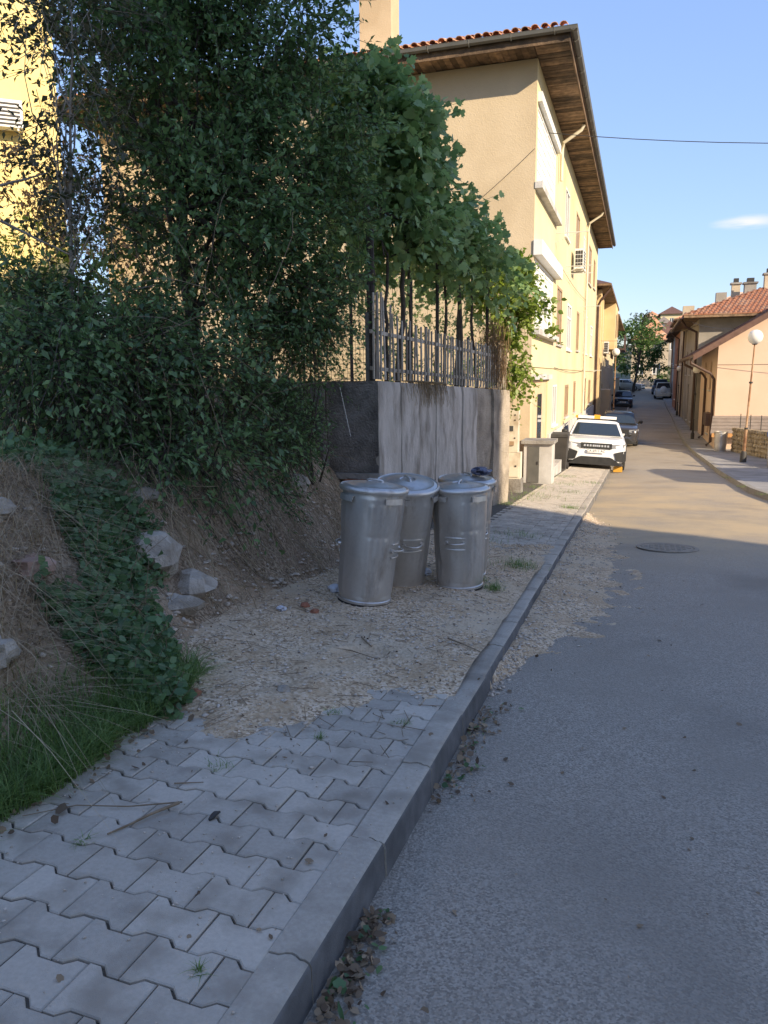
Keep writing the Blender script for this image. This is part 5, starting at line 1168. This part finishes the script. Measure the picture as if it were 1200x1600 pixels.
# ------------------------------------------------------------------ overhead cables
def cable(a, b, sag, label, r=.012):
    a, b = Vector(a), Vector(b); mb = MB(); mb.tube([a.lerp(b, i/16)-Vector((0, 0, sag*4*(i/16)*(1-i/16))) for i in range(17)], r, 4); return tag(mb.build('overhead_cable', m_dark), label, 'cable')
cable((XF+.02, 20.5, 7.4), (13.5, 22.5, 7.0), .5, 'thin overhead cable from the eaves of the apartment house across the sky', .01)
cable(U(530, 600, 8.05), U(548, 682, 8.0), 0, 'thin pale cable hanging down the dark return of the concrete wall', .004).data.materials[0] = m_offwhite
cable((-2.42, 18.36, U(836, 232, 18.36).z), U(700, 352, 18.36), .05, 'thin cable stapled diagonally across the tan end wall', .008)
cable((-2.3, 50, 3.6), (3.0, 47.0, 4.2), .25, 'cable strung across the street to the tiled house'); cable((-2.4, 64, 3.2), (2.9, 66, 2.0), .3, 'sagging cable crossing by the far beige houses', .02)
cable((2.5, 46.5, 4.4), (3.4, 33, 3.2), .1, 'cable running from the tiled house to the peach house verge', .012); cable((3.16, 35.9, 1.9), (9, 35.2, 2.0), .05, 'cable pinned across the peach house end wall', .012)
# ------------------------------------------------------------------ vegetation
OVAL = (np.array([[0,0,0],[-.27,.42,.05],[.27,.42,.05],[0,.45,-.03],[0,1,-.08]], float), np.array([[0,3,1],[0,2,3],[3,4,1],[3,2,4]]))
_a = [(-.12,-.02),(-.46,.12),(-.50,.42),(-.28,.50),(-.34,.80),(-.10,.78),(0,1.02),(.10,.78),(.34,.80),(.28,.50),(.50,.42),(.46,.12),(.12,-.02)]
VINE = (np.array([[0,.38,-.05]] + [[x, y, .06*abs(x)*2-.05*y] for x, y in _a] + [[0,.06,0]], float), np.array([[0, i+2, i+1] for i in range(len(_a)-1)] + [[0, 14, 13], [0, 1, 14]]))
ROUND = (np.array([[0,0,0],[-.33,.2,.04],[-.40,.55,.05],[0,1,-.06],[.40,.55,.05],[.33,.2,.04],[0,.5,-.03]], float), np.array([[0,6,1],[1,6,2],[2,6,3],[3,6,4],[4,6,5],[5,6,0]]))
def norm(a): return a/np.maximum(1e-6, np.linalg.norm(a, axis=1, keepdims=True))
def leaf_mesh(P, D, N, S, shape, name, m, parent=None, jitter=.12):
    T, Fc = shape; D = norm(D); X = norm(np.cross(D, N)); N = np.cross(X, D)
    k = len(T); n = len(P); t = np.repeat(T[None], n, 0)*(1+jitter*rng.standard_normal((n, 1, 3)))
    V = P[:, None] + S[:, None, None]*(t[:, :, 0:1]*X[:, None] + t[:, :, 1:2]*D[:, None] + t[:, :, 2:3]*N[:, None])
    Fa = (Fc[None] + (np.arange(n)*k)[:, None, None]).reshape(-1, 3)
    return link(name, fast_mesh(name, V.reshape(-1, 3), Fa, m), parent)
def twig_mesh(A, B, r0, r1, name, m, parent=None):
    D = norm(B-A); X = norm(np.cross(D, np.array([.3, .5, .81]))); Y = np.cross(D, X); n = len(A); V = np.zeros((n, 6, 3))
    for k in range(3):
        t = 2*math.pi*k/3; d = X*math.cos(t)+Y*math.sin(t); V[:, k] = A+d*r0; V[:, 3+k] = B+d*r1
    f = np.array([[0,1,4,3],[1,2,5,4],[2,0,3,5]]); Fa = (f[None]+(np.arange(n)*6)[:, None, None]).reshape(-1, 4)
    return link(name, fast_mesh(name, V.reshape(-1, 3), Fa, m), parent)
def crown(root, ells, n_twig, per, size, shape, m_leaf, m_tw, twl=.35, up=.25, droop=0.0, clump=.25, cs=2.2, fill=.35, keep=None, name='crown'):
    """ells: (centre, (rx,ry,rz), weight). twigs spread through the volume, leaves along the twigs"""
    w_ = np.array([e[2]*e[1][0]*e[1][1]*e[1][2] for e in ells]); w_ = w_/w_.sum(); A, Dr = [], []
    tries = 0
    while len(A) < n_twig and tries < n_twig*12:
        tries += 1; e = ells[rng.choice(len(ells), p=w_)]; d = rng.standard_normal(3); d /= np.linalg.norm(d); r = (fill + (1-fill)*rng.random())**.6
        p = np.array(e[0]) + d*r*np.array(e[1])
        if noise.noise(Vector(p*cs)) < -clump + .15*rng.standard_normal(): continue
        if keep and not keep(p): continue
        A.append(p); q = d*.7 + rng.standard_normal(3)*.55 + np.array([0, 0, up]); Dr.append(q/np.linalg.norm(q))
    A, Dr = np.array(A), np.array(Dr); L_ = twl*(.6+.8*rng.random(len(A)))
    B = A + Dr*L_[:, None]; B[:, 2] -= droop*L_
    twig_mesh(A, B, .0035, .0015, 'twigs', m_tw, root)['kind'] = 'stuff'
    t = (np.arange(per)+.5)/per; n = len(A)
    P = A[:, None] + (B-A)[:, None]*t[None, :, None] + rng.standard_normal((n, per, 3))*.012
    D = (B-A)[:, None]/L_[:, None, None]*.5 + rng.standard_normal((n, per, 3))*.6; D[:, :, 2] -= .15
    N = rng.standard_normal((n, per, 3))*.55 + np.array([0, 0, .9])
    S = size*(.55+.75*rng.random((n, per)))
    o = leaf_mesh(P.reshape(-1, 3), D.reshape(-1, 3), N.reshape(-1, 3), S.ravel(), shape, name, m_leaf, root); o['kind'] = 'stuff'
    return o
def branch_path(a, b, n=7, wob=.08, seed=0):
    a, b = Vector(a), Vector(b); L_ = (b-a).length
    return [a.lerp(b, i/n) + Vector((nz(i*.5, seed, 1), nz(i*.5, seed, 2), .4*nz(i*.5, seed, 3)))*wob*L_*math.sin(math.pi*min(1, i/n*.9+.05)) for i in range(n+1)]
def limbs(root, base, ells, r, m, extra=5, name='trunk', seed=0):
    base = Vector(base); cen = sum((Vector(e[0]) for e in ells), Vector())/len(ells); top = max(ells, key=lambda e: e[0][2])
    tp = branch_path(base, Vector(top[0]), 8, .05, seed); mb = MB(); mb.tube(tp, [r*(1-.75*i/8) for i in range(9)], 8); t = mb.build(name, m, root, 50)
    mb = MB(); k = 0
    for e in ells:
        for j in range(extra):
            d = rng.standard_normal(3); d /= np.linalg.norm(d); tgt = Vector(np.array(e[0])+d*np.array(e[1])*.75); st = tp[random.randint(2, 6)]
            pth = branch_path(st, tgt, 6, .12, seed+k*1.7+3); rr = r*random.uniform(.18, .4); mb.tube(pth, [rr*(1-.8*i/6) for i in range(7)], 5, False); k += 1
    mb.build('branches', m, root, 60)
    return tp
m_bark = mat('dark_bark', (.07,.055,.042), (.11,.088,.068), scale=12, rough=.95, bump=.6, bscale=60); m_palebark = mat('pale_bark', (.26,.225,.18), (.34,.30,.25), scale=10, rough=.9)
m_l_plum = leafmat('plum_leaf', (0.059,0.112,0.042), (0.180,0.282,0.102)); m_l_sap = leafmat('sapling_leaf', (.045,.06,.028), (.085,.085,.045)); m_l_vine = leafmat('vine_leaf', (0.123,0.209,0.081), (0.328,0.455,0.186), trans=.35)
m_l_vine2 = leafmat('sunlit_vine_leaf', (0.138,0.213,0.037), (0.250,0.312,0.062), trans=.4); m_l_bram = leafmat('bramble_leaf', (0.059,0.109,0.044), (0.196,0.301,0.112)); m_l_ivy = leafmat('ground_creeper_leaf', (0.058,0.116,0.046), (0.147,0.245,0.098)); m_l_far = leafmat('far_leaf', (.06,.12,.028), (.11,.18,.045))
m_l_dry = leafmat('dead_leaf', (.10,.065,.04), (.36,.26,.16), rough=.8, trans=.1); m_straw = leafmat('straw', (0.272,0.208,0.122), (0.515,0.406,0.265), rough=.8, trans=.15); m_grass = leafmat('grass_blade', (0.081,0.149,0.039), (0.211,0.307,0.091), trans=.3); m_l_dryvine = leafmat('dry_vine', (.26,.17,.09), (.38,.27,.16), rough=.8)
def E(px, py, Y, rx, ry, rz, w_=1.0): p = U(px, py, Y); return ((p.x, p.y, p.z), (rx, ry, rz), w_)
# big dark plum tree
t1 = thing('plum_tree', 'big dark leafy tree on the bank above the dustbins', 'tree', (U(310, 540, 6.4).x, 6.4, bank_z(U(310, 540, 6.4).x, 6.4)-.1))
el = [E(310, 130, 6.6, .85, .8, .85), E(440, 270, 6.9, .6, .65, .8), E(330, 330, 6.2, .75, .6, .75), E(200, 90, 6.9, .6, .6, .7), E(400, 20, 7.1, .85, .7, .6), E(250, -40, 6.7, 1.0, .8, .6), E(500, 180, 7.4, .5, .5, .65), E(520, 350, 7.2, .42, .45, .6), E(190, 300, 6.4, .45, .5, .6, .5), E(430, 430, 6.6, .55, .5, .45)]
crown(t1, el, 3900, 11, .068, OVAL, m_l_plum, m_bark, .38, .25, .25, .10, 2.4)
limbs(t1, t1.location, el, .075, m_bark, 5)
for o in [c for c in t1.children]: o.location = -Vector(t1.location)
def under(root):
    for o in root.children: o.location = -Vector(root.location)
# slender second stems inside the thicket
t1b = thing('young_elm', 'thin stemmed young tree growing close beside the big dark tree', 'tree', (U(385, 560, 7.0).x, 7.0, bank_z(U(385, 560, 7.0).x, 7.0)-.1))
el = [E(420, 380, 7.0, .45, .4, .5), E(360, 230, 7.3, .45, .4, .6), E(470, 470, 7.0, .4, .4, .35)]
crown(t1b, el, 900, 10, .05, OVAL, m_l_plum, m_bark, .35, .2, .3, .1); limbs(t1b, t1b.location, el, .035, m_bark, 4, seed=5); under(t1b)
# sparse sapling against the yellow wall
t2 = thing('sapling', 'sparse thin sapling with dull leaves in front of the yellow house', 'tree', (U(95, 500, 5.3).x, 5.3, bank_z(U(95, 500, 5.3).x, 5.3)-.05))
el = [E(95, 90, 5.4, .35, .4, .55), E(130, 230, 5.5, .45, .4, .45), E(60, 300, 5.3, .45, .4, .3, .8), E(160, 330, 5.6, .4, .4, .35), E(40, 40, 5.2, .3, .3, .25, .5), E(110, -20, 5.4, .5, .4, .3)]
crown(t2, el, 420, 8, .058, OVAL, m_l_sap, m_palebark, .32, .1, .3, .15, 2.5); limbs(t2, t2.location, el, .022, m_palebark, 3, seed=9); under(t2)
for i, (a, b) in enumerate((((0, 345, 4.9), (125, 405, 5.3)), ((95, 455, 5.2), (150, 350, 5.3)), ((115, 470, 5.4), (250, 445, 5.6)), ((120, 480, 5.3), (230, 492, 5.5)), ((0, 290, 5.0), (75, 270, 5.3)))):
    mb = MB(); mb.tube(branch_path(U(*a), U(*b), 6, .06, i), [.012-.0012*k for k in range(7)], 5); o = mb.build('bare_branch', m_palebark, t2, 60); o.location = -Vector(t2.location)
# bramble thicket
def bush(name, label, els, n, per, size, shape, ml, mt, stems=14, r=.012, **kw):
    c = els[0][0]; base = Vector((c[0], c[1], bank_z(c[0], c[1]) if -4.9 < c[0] < -1.7 else c[2]-els[0][1][2])); root = thing(name, label, 'bush', base)
    crown(root, els, n, per, size, shape, ml, mt, **kw); mb = MB()
    for i in range(stems):
        e = random.choice(els); d = rng.standard_normal(3); d /= np.linalg.norm(d); tgt = Vector(np.array(e[0])+d*np.array(e[1])*.8); zb = bank_z(e[0][0], e[0][1]) if (-4.9 < e[0][0] < -1.7 and e[0][1] < 8) else e[0][2]-e[1][2]
        st = Vector((e[0][0]+.3*d[0]*e[1][0], e[0][1]+.3*d[1]*e[1][1], min(zb, tgt.z-.1))); mb.tube(branch_path(st, tgt, 5, .15, i*2.3), [r*(1-.13*k) for k in range(6)], 5, False)
    if stems: mb.build('stems', mt, root, 60)['kind'] = 'stuff'
    under(root); return root
bush('bramble_bush', 'dense dark bramble thicket with broad leaves on top of the bank', [E(200, 600, 5.0, .7, .5, .5), E(70, 560, 4.6, .6, .5, .45), E(310, 680, 5.3, .5, .35, .4), E(150, 500, 5.5, .8, .5, .4), E(40, 480, 5.2, .6, .5, .3), E(230, 700, 4.7, .5, .25, .22), E(330, 560, 5.8, .5, .5, .5)], 2500, 9, .062, OVAL, m_l_bram, m_bark, 60, twl=.5, up=.25, droop=.55, clump=.02, cs=2.6, fill=.2)
bush('hanging_shrub', 'small leaved shrub hanging over the bank edge beside the concrete wall', [E(445, 560, 6.9, .36, .4, .5), E(405, 660, 6.4, .38, .35, .4), E(395, 770, 6.0, .24, .22, .3), E(455, 655, 7.2, .22, .3, .4), E(480, 490, 7.3, .28, .4, .4)], 1800, 10, .043, OVAL, m_l_plum, m_bark, 22, twl=.32, up=.0, droop=.5, clump=.2)
ds = thing('dead_stems', 'tangle of thin dead stems leaning through the bramble thicket', 'stems', (U(150, 640, 4.6).x, 4.6, gz(4.6)+.9)); A, B = [], []
for i in range(70):
    p = U(random.uniform(-20, 420), random.uniform(450, 760), random.uniform(4.4, 5.9)); d = Vector((random.gauss(0, .5), random.gauss(0, .3), random.uniform(-.3, 1))).normalized()
    for k in range(5):
        q = p + d*random.uniform(.08, .2); d = (d+Vector((random.gauss(0, .18), random.gauss(0, .18), random.gauss(-.08, .18)))).normalized(); A.append(tuple(p)); B.append(tuple(q)); p = q
twig_mesh(np.array(A), np.array(B), .003, .002, 'stems', m_stick, ds)['kind'] = 'stuff'; under(ds)
# garden shrubs behind, some in the sun
bush('garden_shrub', 'yellow green sunlit shrub glimpsed behind the sparse sapling', [E(50, 385, 12.5, .7, .6, .6), E(130, 420, 12.5, .6, .6, .5)], 220, 9, .09, OVAL, m_l_vine2, m_bark, 8, twl=.45)
bush('hedge_bush', 'leafy garden bush behind the picket fence under the vine', [E(620, 470, 14.0, .7, .6, .5), E(690, 560, 14.5, 1.0, .5, .5), E(560, 560, 13, .8, .5, .6), E(730, 480, 15, .5, .5, .5)], 420, 9, .075, OVAL, m_l_vine, m_bark, 12, twl=.4)
bush('ivy_screen', 'reddish brown creeper screen behind the trees under the yellow house', [E(40, 270, 11, 1.2, .5, .5), E(130, 330, 11.5, 1.0, .5, .6), E(260, 380, 11.5, 1.1, .5, .6)], 420, 9, .085, OVAL, leafmat('russet_leaf', (.20,.11,.06), (.30,.20,.10)), m_bark, 8, twl=.4, droop=.6)
# grape vine over the pergola
gv = thing('grape_vine', 'lush grape vine with large leaves climbing over the picket fence', 'vine', (fW.p(1.0, 0, -.5).x, fW.p(1.0, 0, -.5).y, 1.4))
el = [E(590, 220, 9.2, .55, .6, .85), E(620, 330, 9.4, .6, .6, .55), E(560, 310, 9.0, .4, .5, .7), E(660, 300, 10.0, .38, .6, .6), E(690, 370, 10.8, .45, .6, .42), E(745, 385, 12.0, .42, .6, .36), E(640, 200, 9.6, .3, .4, .5), E(570, 150, 9.2, .4, .5, .5), E(720, 340, 11.3, .3, .4, .3), E(765, 430, 12.8, .4, .4, .35)]
crown(gv, el, 1250, 7, .118, VINE, m_l_vine, m_bark, .42, .05, .5, .15, 1.9, .45)
mb = MB()
for i, (px, Y) in enumerate(((605, 8.9), (622, 9.2), (575, 8.6), (695, 11.0), (722, 11.6), (745, 12.4), (640, 9.7), (713, 11.9))):
    a = U(px, 600, Y); a.z = 1.3; b = U(px+8*math.sin(i), 395, Y+.2); mb.tube(branch_path(a, b, 8, .05, i*3.3), [(.042 if i in (1, 4, 7) else .028)*(1-.05*k)*(1+.15*nz(k*1.1, i)) for k in range(9)], 7); mb.build('trunk', m_bark, gv, 60); mb = MB()
mb = MB()
for i in range(24):
    e = random.choice(el); a = U(600+6*i, 400, 8.8+.16*i); d = rng.standard_normal(3)*.4; mb.tube(branch_path(a, Vector(np.array(e[0])+d*np.array(e[1])), 6, .12, i), .01, 4, False)
mb.build('canes', m_bark, gv, 60); under(gv)
pg = thing('pergola', 'thin metal pergola frame carrying the grape vine', 'pergola', (fW.p(1, 0, -.4).x, fW.p(1, 0, -.4).y, 1.35))
for (u, n) in ((.3, -.25), (2.4, -.25), (4.6, -.25), (.3, -1.6), (2.4, -1.6), (4.6, -1.6)): hb(MB().tube([fW.p(u, 1.2, n), fW.p(u, 3.4, n)], .025, 7), 'post', m_post, pg)
for n in (-.25, -.9, -1.6): hb(MB().tube([fW.p(.2, 3.4, n), fW.p(4.8, 3.4, n)], .018, 6), 'beam', m_post, pg)
bush('sunlit_creeper', 'bright yellow green creeper hanging at the sunny wall end', [E(800, 425, 14.2, .34, .35, .3), E(800, 490, 14.4, .3, .3, .4), E(806, 560, 14.3, .2, .25, .4), E(835, 470, 14.6, .3, .2, .15, .6), E(845, 525, 14.8, .3, .2, .12, .5), E(800, 610, 14.2, .1, .15, .2), E(770, 440, 13.6, .3, .3, .25)], 620, 8, .085, ROUND, m_l_vine2, m_bark, 0, twl=.3, up=-.1, droop=.5, clump=.2)
# dry vine hanging over the fence end, dry grass on the wall
dv = thing('dry_vine', 'brown withered vine tangle on the fence end', 'vine', (fW.p(4.7, 0, -.1).x, fW.p(4.7, 0, -.1).y, 1.3)); N_ = 520
A = np.array([tuple(fW.p(random.uniform(4.1, 5.0), random.uniform(1.5, 2.45), random.uniform(-.25, .04))) for _ in range(N_)]); B = A + np.stack([rng.normal(0, .06, N_), rng.normal(0, .06, N_), -rng.uniform(.15, .5, N_)], 1); B[:, 2] = np.maximum(B[:, 2], 1.2)
twig_mesh(A, B, .004, .002, 'stems', m_l_dryvine, dv)['kind'] = 'stuff'; under(dv)
hg = thing('dry_grass_tuft', 'withered grass tuft hanging over the top of the concrete wall', 'plant', (fW.p(1.2, 0, .05).x, fW.p(1.2, 0, .05).y, 1.4)); A, B = [], []
for i in range(240):
    u = random.gauss(1.25, .28); a = fW.p(u, wtop(u)+.02, random.uniform(-.1, .0)); b = a + fW.U*random.gauss(.12, .16) + fW.N*random.uniform(.03, .12); c = b + fW.U*random.gauss(.08, .08) - Vector((0, 0, random.uniform(.05, .33)))
    A += [a, b]; B += [b, c]
twig_mesh(np.array([tuple(p) for p in A]), np.array([tuple(p) for p in B]), .0022, .0018, 'blades', m_straw, hg)['kind'] = 'stuff'; under(hg)

# ---- ground cover
def blades(name, n, area, zf, h0, h1, wd, m, label, lean=.5, segs=3):
    Vs, Fs = [], []; k = 0
    for _ in range(n):
        q = area()
        if q is None: continue
        x, y = q; z = zf(x, y); h = random.uniform(h0, h1); a = random.random()*6.283; d = np.array([math.cos(a), math.sin(a), 0]); sd = np.array([-d[1], d[0], 0])*wd*random.uniform(.6, 1.3); ln = lean*random.uniform(.3, 1.6)
        for i in range(segs+1):
            t = i/segs; c = np.array([x, y, z-.01]) + d*h*ln*t*t + np.array([0, 0, h*(t - .45*ln*t*t)]); Vs += [c-sd*(1-t*.92), c+sd*(1-t*.92)]
        Fs += [(k+2*i, k+2*i+1, k+2*i+3, k+2*i+2) for i in range(segs)]; k += 2*(segs+1)
    return tag(link(name, fast_mesh(name, np.array(Vs), np.array(Fs), m)), label, None, None, 'stuff')
def gl(x, y): return max(bank_z(x, y), side(x, y))
def a_grass():
    y = random.uniform(1.5, 3.35); x = toe(y)+.06 - abs(random.gauss(0, .17)) + .05*nz(y*3, 2)
    if nz(x*2.2, y*2.2, 14) < -.2: return None
    return x, y
blades('grass', 7000, a_grass, gl, .07, .22, .003, m_grass, 'green grass growing along the pavement edge', .8)
def a_grass2():
    y = random.uniform(3.4, 6.0); x = toe(y) - random.uniform(.5, 1.5)
    if nz(x*1.6, y*1.6, 4) < .05: return None
    return x, y
blades('bank_grass', 2600, a_grass2, gl, .08, .26, .003, m_grass, 'thin grass growing on the upper bank', .9)
def a_straw():
    y = random.uniform(1.9, 3.9); x = toe(y) - random.uniform(.25, 1.25); return (x, y) if nz(x*1.4, y*1.4, 31) > -.15 and abs((x+2.62)+.75*(y-3.35)) > .34 else None
blades('dry_straw', 5200, a_straw, gl, .12, .36, .0024, m_straw, 'dry flattened straw on the slope', 2.0)
def tufts(spots, m, name, label, n, h):
    def ar():
        x, y, r = random.choice(spots); return x+random.gauss(0, r), y+random.gauss(0, r)
    return blades(name, n, ar, lambda x, y: side(x, y)+max(0, dirt_h(x, y) if y > 2.8 else 0), h*.4, h, .002, m, label, .9)
sp = [(on_pave(340, 1195, 2.5), .03), (on_pave(130, 1312, 2), .015), (on_pave(312, 1512, 1.5), .008), (on_pave(628, 1128, 3.2), .015), (on_pave(522, 1110, 3.3), .02), (on_pave(500, 1150, 3), .008)]
tufts([(p.x, p.y, r) for p, r in sp], m_grass, 'joint_weeds', 'small weeds sprouting from the paving joints', 260, .05)
sp = [(-1.02, 7.1, .1), (-1.0, 7.35, .08), (-1.25, 6.3, .05), (-1.05, 6.05, .04), (-1.7, 8.6, .15), (-1.3, 9.4, .15), (-2.05, 12.8, .12), (-1.9, 13.8, .2), (-1.95, 15, .2), (-2.0, 16.5, .2), (-1.6, 14.5, .25), (-1.2, 16, .25), (-1.5, 18, .25), (-1.0, 19, .2), (-1.7, 20.5, .2), (-1.0, 13, .08)]
tufts(sp, m_grass, 'pavement_weeds', 'grass and weeds growing through the footway by the wall', 2600, .13)
tufts([(rkx(y)-.06, y, .09) for y in (16.2, 17.4, 19.5, 22.5)], m_grass, 'kerb_weeds', 'weeds along the right-hand kerb', 260, .1)
# creeping plant over the bank
cp = thing('creeper_patch', 'dark green creeping plant spilling down the bank onto the dirt', 'plant', (-2.6, 3.4, gl(-2.6, 3.4))); P, N = [], []
lim = [(80, 850), (330, 1000), (260, 1090), (100, 1010)]
while len(P) < 5200:
    y = random.uniform(2.75, 4.25); x = toe(y) + .12 - random.random()*1.05; q = nz(x*2.1, y*2.1, 77)
    dcen = abs((x+2.62) + .75*(y-3.35) - .0)       # runs down the slope towards the kerb
    if dcen > .34 + .3*q: continue
    P.append((x, y, gl(x, y)+abs(random.gauss(.05, .06)) + .05*max(0, q))); N.append(rng.standard_normal(3)*.45+np.array([.45, -.3, .8]))
P, N = np.array(P), np.array(N); D = rng.standard_normal(P.shape)*.7+np.array([.3, -.1, -.1])
leaf_mesh(P, D, N, .042*(.5+.9*rng.random(len(P))), ROUND, 'leaves', m_l_ivy, cp)['kind'] = 'stuff'
i_ = rng.integers(0, len(P), 500); twig_mesh(P[i_]-np.array([0, 0, .03]), P[i_]+rng.standard_normal((500, 3))*.1, .002, .0015, 'stems', m_stick, cp)['kind'] = 'stuff'; under(cp)
# upper-left leafy weeds on the bank shoulder
P = []
while len(P) < 2200:
    y = random.uniform(3.6, 5.2); x = toe(y) - random.uniform(.75, 1.5)
    if nz(x*1.9, y*1.9, 60) < .0: continue
    P.append((x, y, gl(x, y)+abs(random.gauss(.04, .06))))
P = np.array(P); wp = thing('weed_patch', 'low leafy weeds on the shoulder of the bank', 'plant', (float(P[0][0]), float(P[0][1]), float(P[0][2])))
leaf_mesh(P, rng.standard_normal(P.shape)*.7+np.array([.3, -.1, .1]), rng.standard_normal(P.shape)*.4+np.array([.3, -.3, .8]), .045*(.5+.9*rng.random(len(P))), ROUND, 'leaves', m_l_ivy, wp)['kind'] = 'stuff'; under(wp)
# dry stems and roots hanging out of the bank beside the bins
rs = thing('bank_roots', 'pale dry stems and roots hanging from the undercut bank beside the dustbins', 'roots', (-2.6, 6.2, gl(-2.6, 6.2))); A, B = [], []
for i in range(300):
    y = random.uniform(4.3, 7.6); x = toe(y) - random.uniform(.15, .85); z = gl(x, y)+random.uniform(.02, .3); p = Vector((x, y, z)); d = Vector((random.uniform(.1, .5), random.uniform(-.4, .15), -random.uniform(.25, .6))).normalized()
    for k in range(6):
        q = p + d*random.uniform(.05, .13); d = (d + Vector((random.gauss(0, .2), random.gauss(0, .2), random.gauss(0, .2)))).normalized(); q.z = max(q.z, gl(q.x, q.y)+.006); A.append(tuple(p)); B.append(tuple(q)); p = q
twig_mesh(np.array(A), np.array(B), .003, .002, 'stems', m_straw, rs)['kind'] = 'stuff'; under(rs)
# straw and twigs strewn on bank and dirt
A, B = [], []
for i in range(900):
    y = random.uniform(2.7, 8.6); x = random.uniform(toe(min(y, 8))-.7, -.9) if random.random() < .6 else toe(min(y, 8))-random.random()*.8; z = max(gl(x, y), side(x, y)+max(0, dirt_h(x, y)))+.006; a = random.random()*6.3; l_ = random.uniform(.03, .14)
    x2, y2 = x+l_*math.cos(a), y+l_*math.sin(a); A.append((x, y, z)); B.append((x2, y2, max(gl(x2, y2), side(x2, y2)+max(0, dirt_h(x2, y2) if y2 > 2.6 else 0))+.01))
tag(twig_mesh(np.array(A), np.array(B), .002, .0015, 'strewn_twigs', m_stick), 'dry twigs and straw strewn over bank and dirt', None, None, 'stuff')
# leaf litter in the gutter and on the ground
def litter_leaves(name, n, area, zf, s, m, label, tilt=.5):
    P = np.array([(lambda q: (q[0], q[1], zf(*q)))(area()) for _ in range(n)]); D = rng.standard_normal(P.shape); D[:, 2] *= .25; N = rng.standard_normal(P.shape)*tilt+np.array([0, 0, 1.0])
    return tag(leaf_mesh(P, D, N, s*(.5+rng.random(n)), ROUND, name, m, None, .3), label, None, None, 'stuff')
def a_gut():
    if random.random() < .6: y = random.uniform(1.2, 2.0); return KX+.02+abs(random.gauss(0, .045)), y
    y = random.choice((3.15, 3.45, 3.75, 2.9))+random.gauss(0, .12); return KX+.02+abs(random.gauss(0, .06)), y
litter_leaves('gutter_leaves', 520, a_gut, lambda x, y: road_z(x, y)+.008+abs(random.gauss(0, .012))*max(0, 1-(x-KX)*6), .022, m_l_dry, 'dead leaves gathered in the gutter against the kerb', .6)
litter_leaves('green_gutter_leaves', 120, a_gut, lambda x, y: road_z(x, y)+.015, .022, m_l_ivy, 'fallen green leaves among the dead ones in the gutter', .6)
litter_leaves('fallen_leaves', 150, lambda: (random.uniform(-2.3, .6), random.uniform(1.3, 8)) , lambda x, y: (road_z(x, y)+.006 if x > KX else (side(x, y)+max(0, dirt_h(x, y) if y > 2.8 else 0)+.132*(0)+.006)) if not (-.86 < x < KX+.015) else gz(y)+.13, .02, m_l_dry, 'odd dead leaves scattered over paving and road', .25)
litter_leaves('edge_leaves', 220, lambda: (lambda y: (toe(y)+random.gauss(.03, .08), y))(random.uniform(1.4, 3.4)), lambda x, y: gl(x, y)+.012, .024, m_l_dry, 'dead leaves along the grass edge of the paving', .5)
litter_leaves('dirt_debris', 650, a_spill, lambda x, y: side(x, y)+max(0, dirt_h(x, y))+.004, .011, leafmat('dark_debris', (.05,.035,.022), (.14,.10,.065), rough=.9, trans=.05), 'dark crumbs of leaf and bark scattered on the dirt', .5)
# ---- far trees
def tree(name, label, px, py_top, py_mid, Y, rx, n, size, m, base_z=None, group=None):
    c = U(px, py_mid, Y); top = U(px, py_top, Y).z; h = top-c.z; zb = gz(Y) if base_z is None else base_z
    root = thing(name, label, 'tree', (c.x, Y, zb), group=group); els = [((c.x, Y, c.z), (rx, rx, h*.8), 1.0)]
    for i in range(7):
        a = i*.9; els.append(((c.x+math.cos(a)*rx*.55, Y+math.sin(a)*rx*.5, c.z+h*random.uniform(-.6, .6)), (rx*.55, rx*.5, h*.42), 1.0))
    crown(root, els, n, 8, size, OVAL, m, m_bark, rx*.22, .2, .1, .12, 6/rx*.25, .5); limbs(root, root.location, els, rx*.06, m_bark, 2); under(root); return root
tree('street_tree', 'large round green tree behind the wall near the end of the street', 992, 495, 545, 104, 3.3, 900, .34, m_l_far)
tree('hill_tree', 'dark green tree between the hill houses', 1019, 497, 508, 200, 2.6, 200, .6, m_l_far, 10)
tree('slender_tree', 'slender bare topped tree rising above the street tree', 1003, 486, 505, 125, 1.6, 160, .3, m_l_sap)
tree('end_shrub', 'green shrub beside the end house at the bend', 1045, 572, 585, 116, 1.4, 160, .25, m_l_far)
bpy.context.view_layer.update()
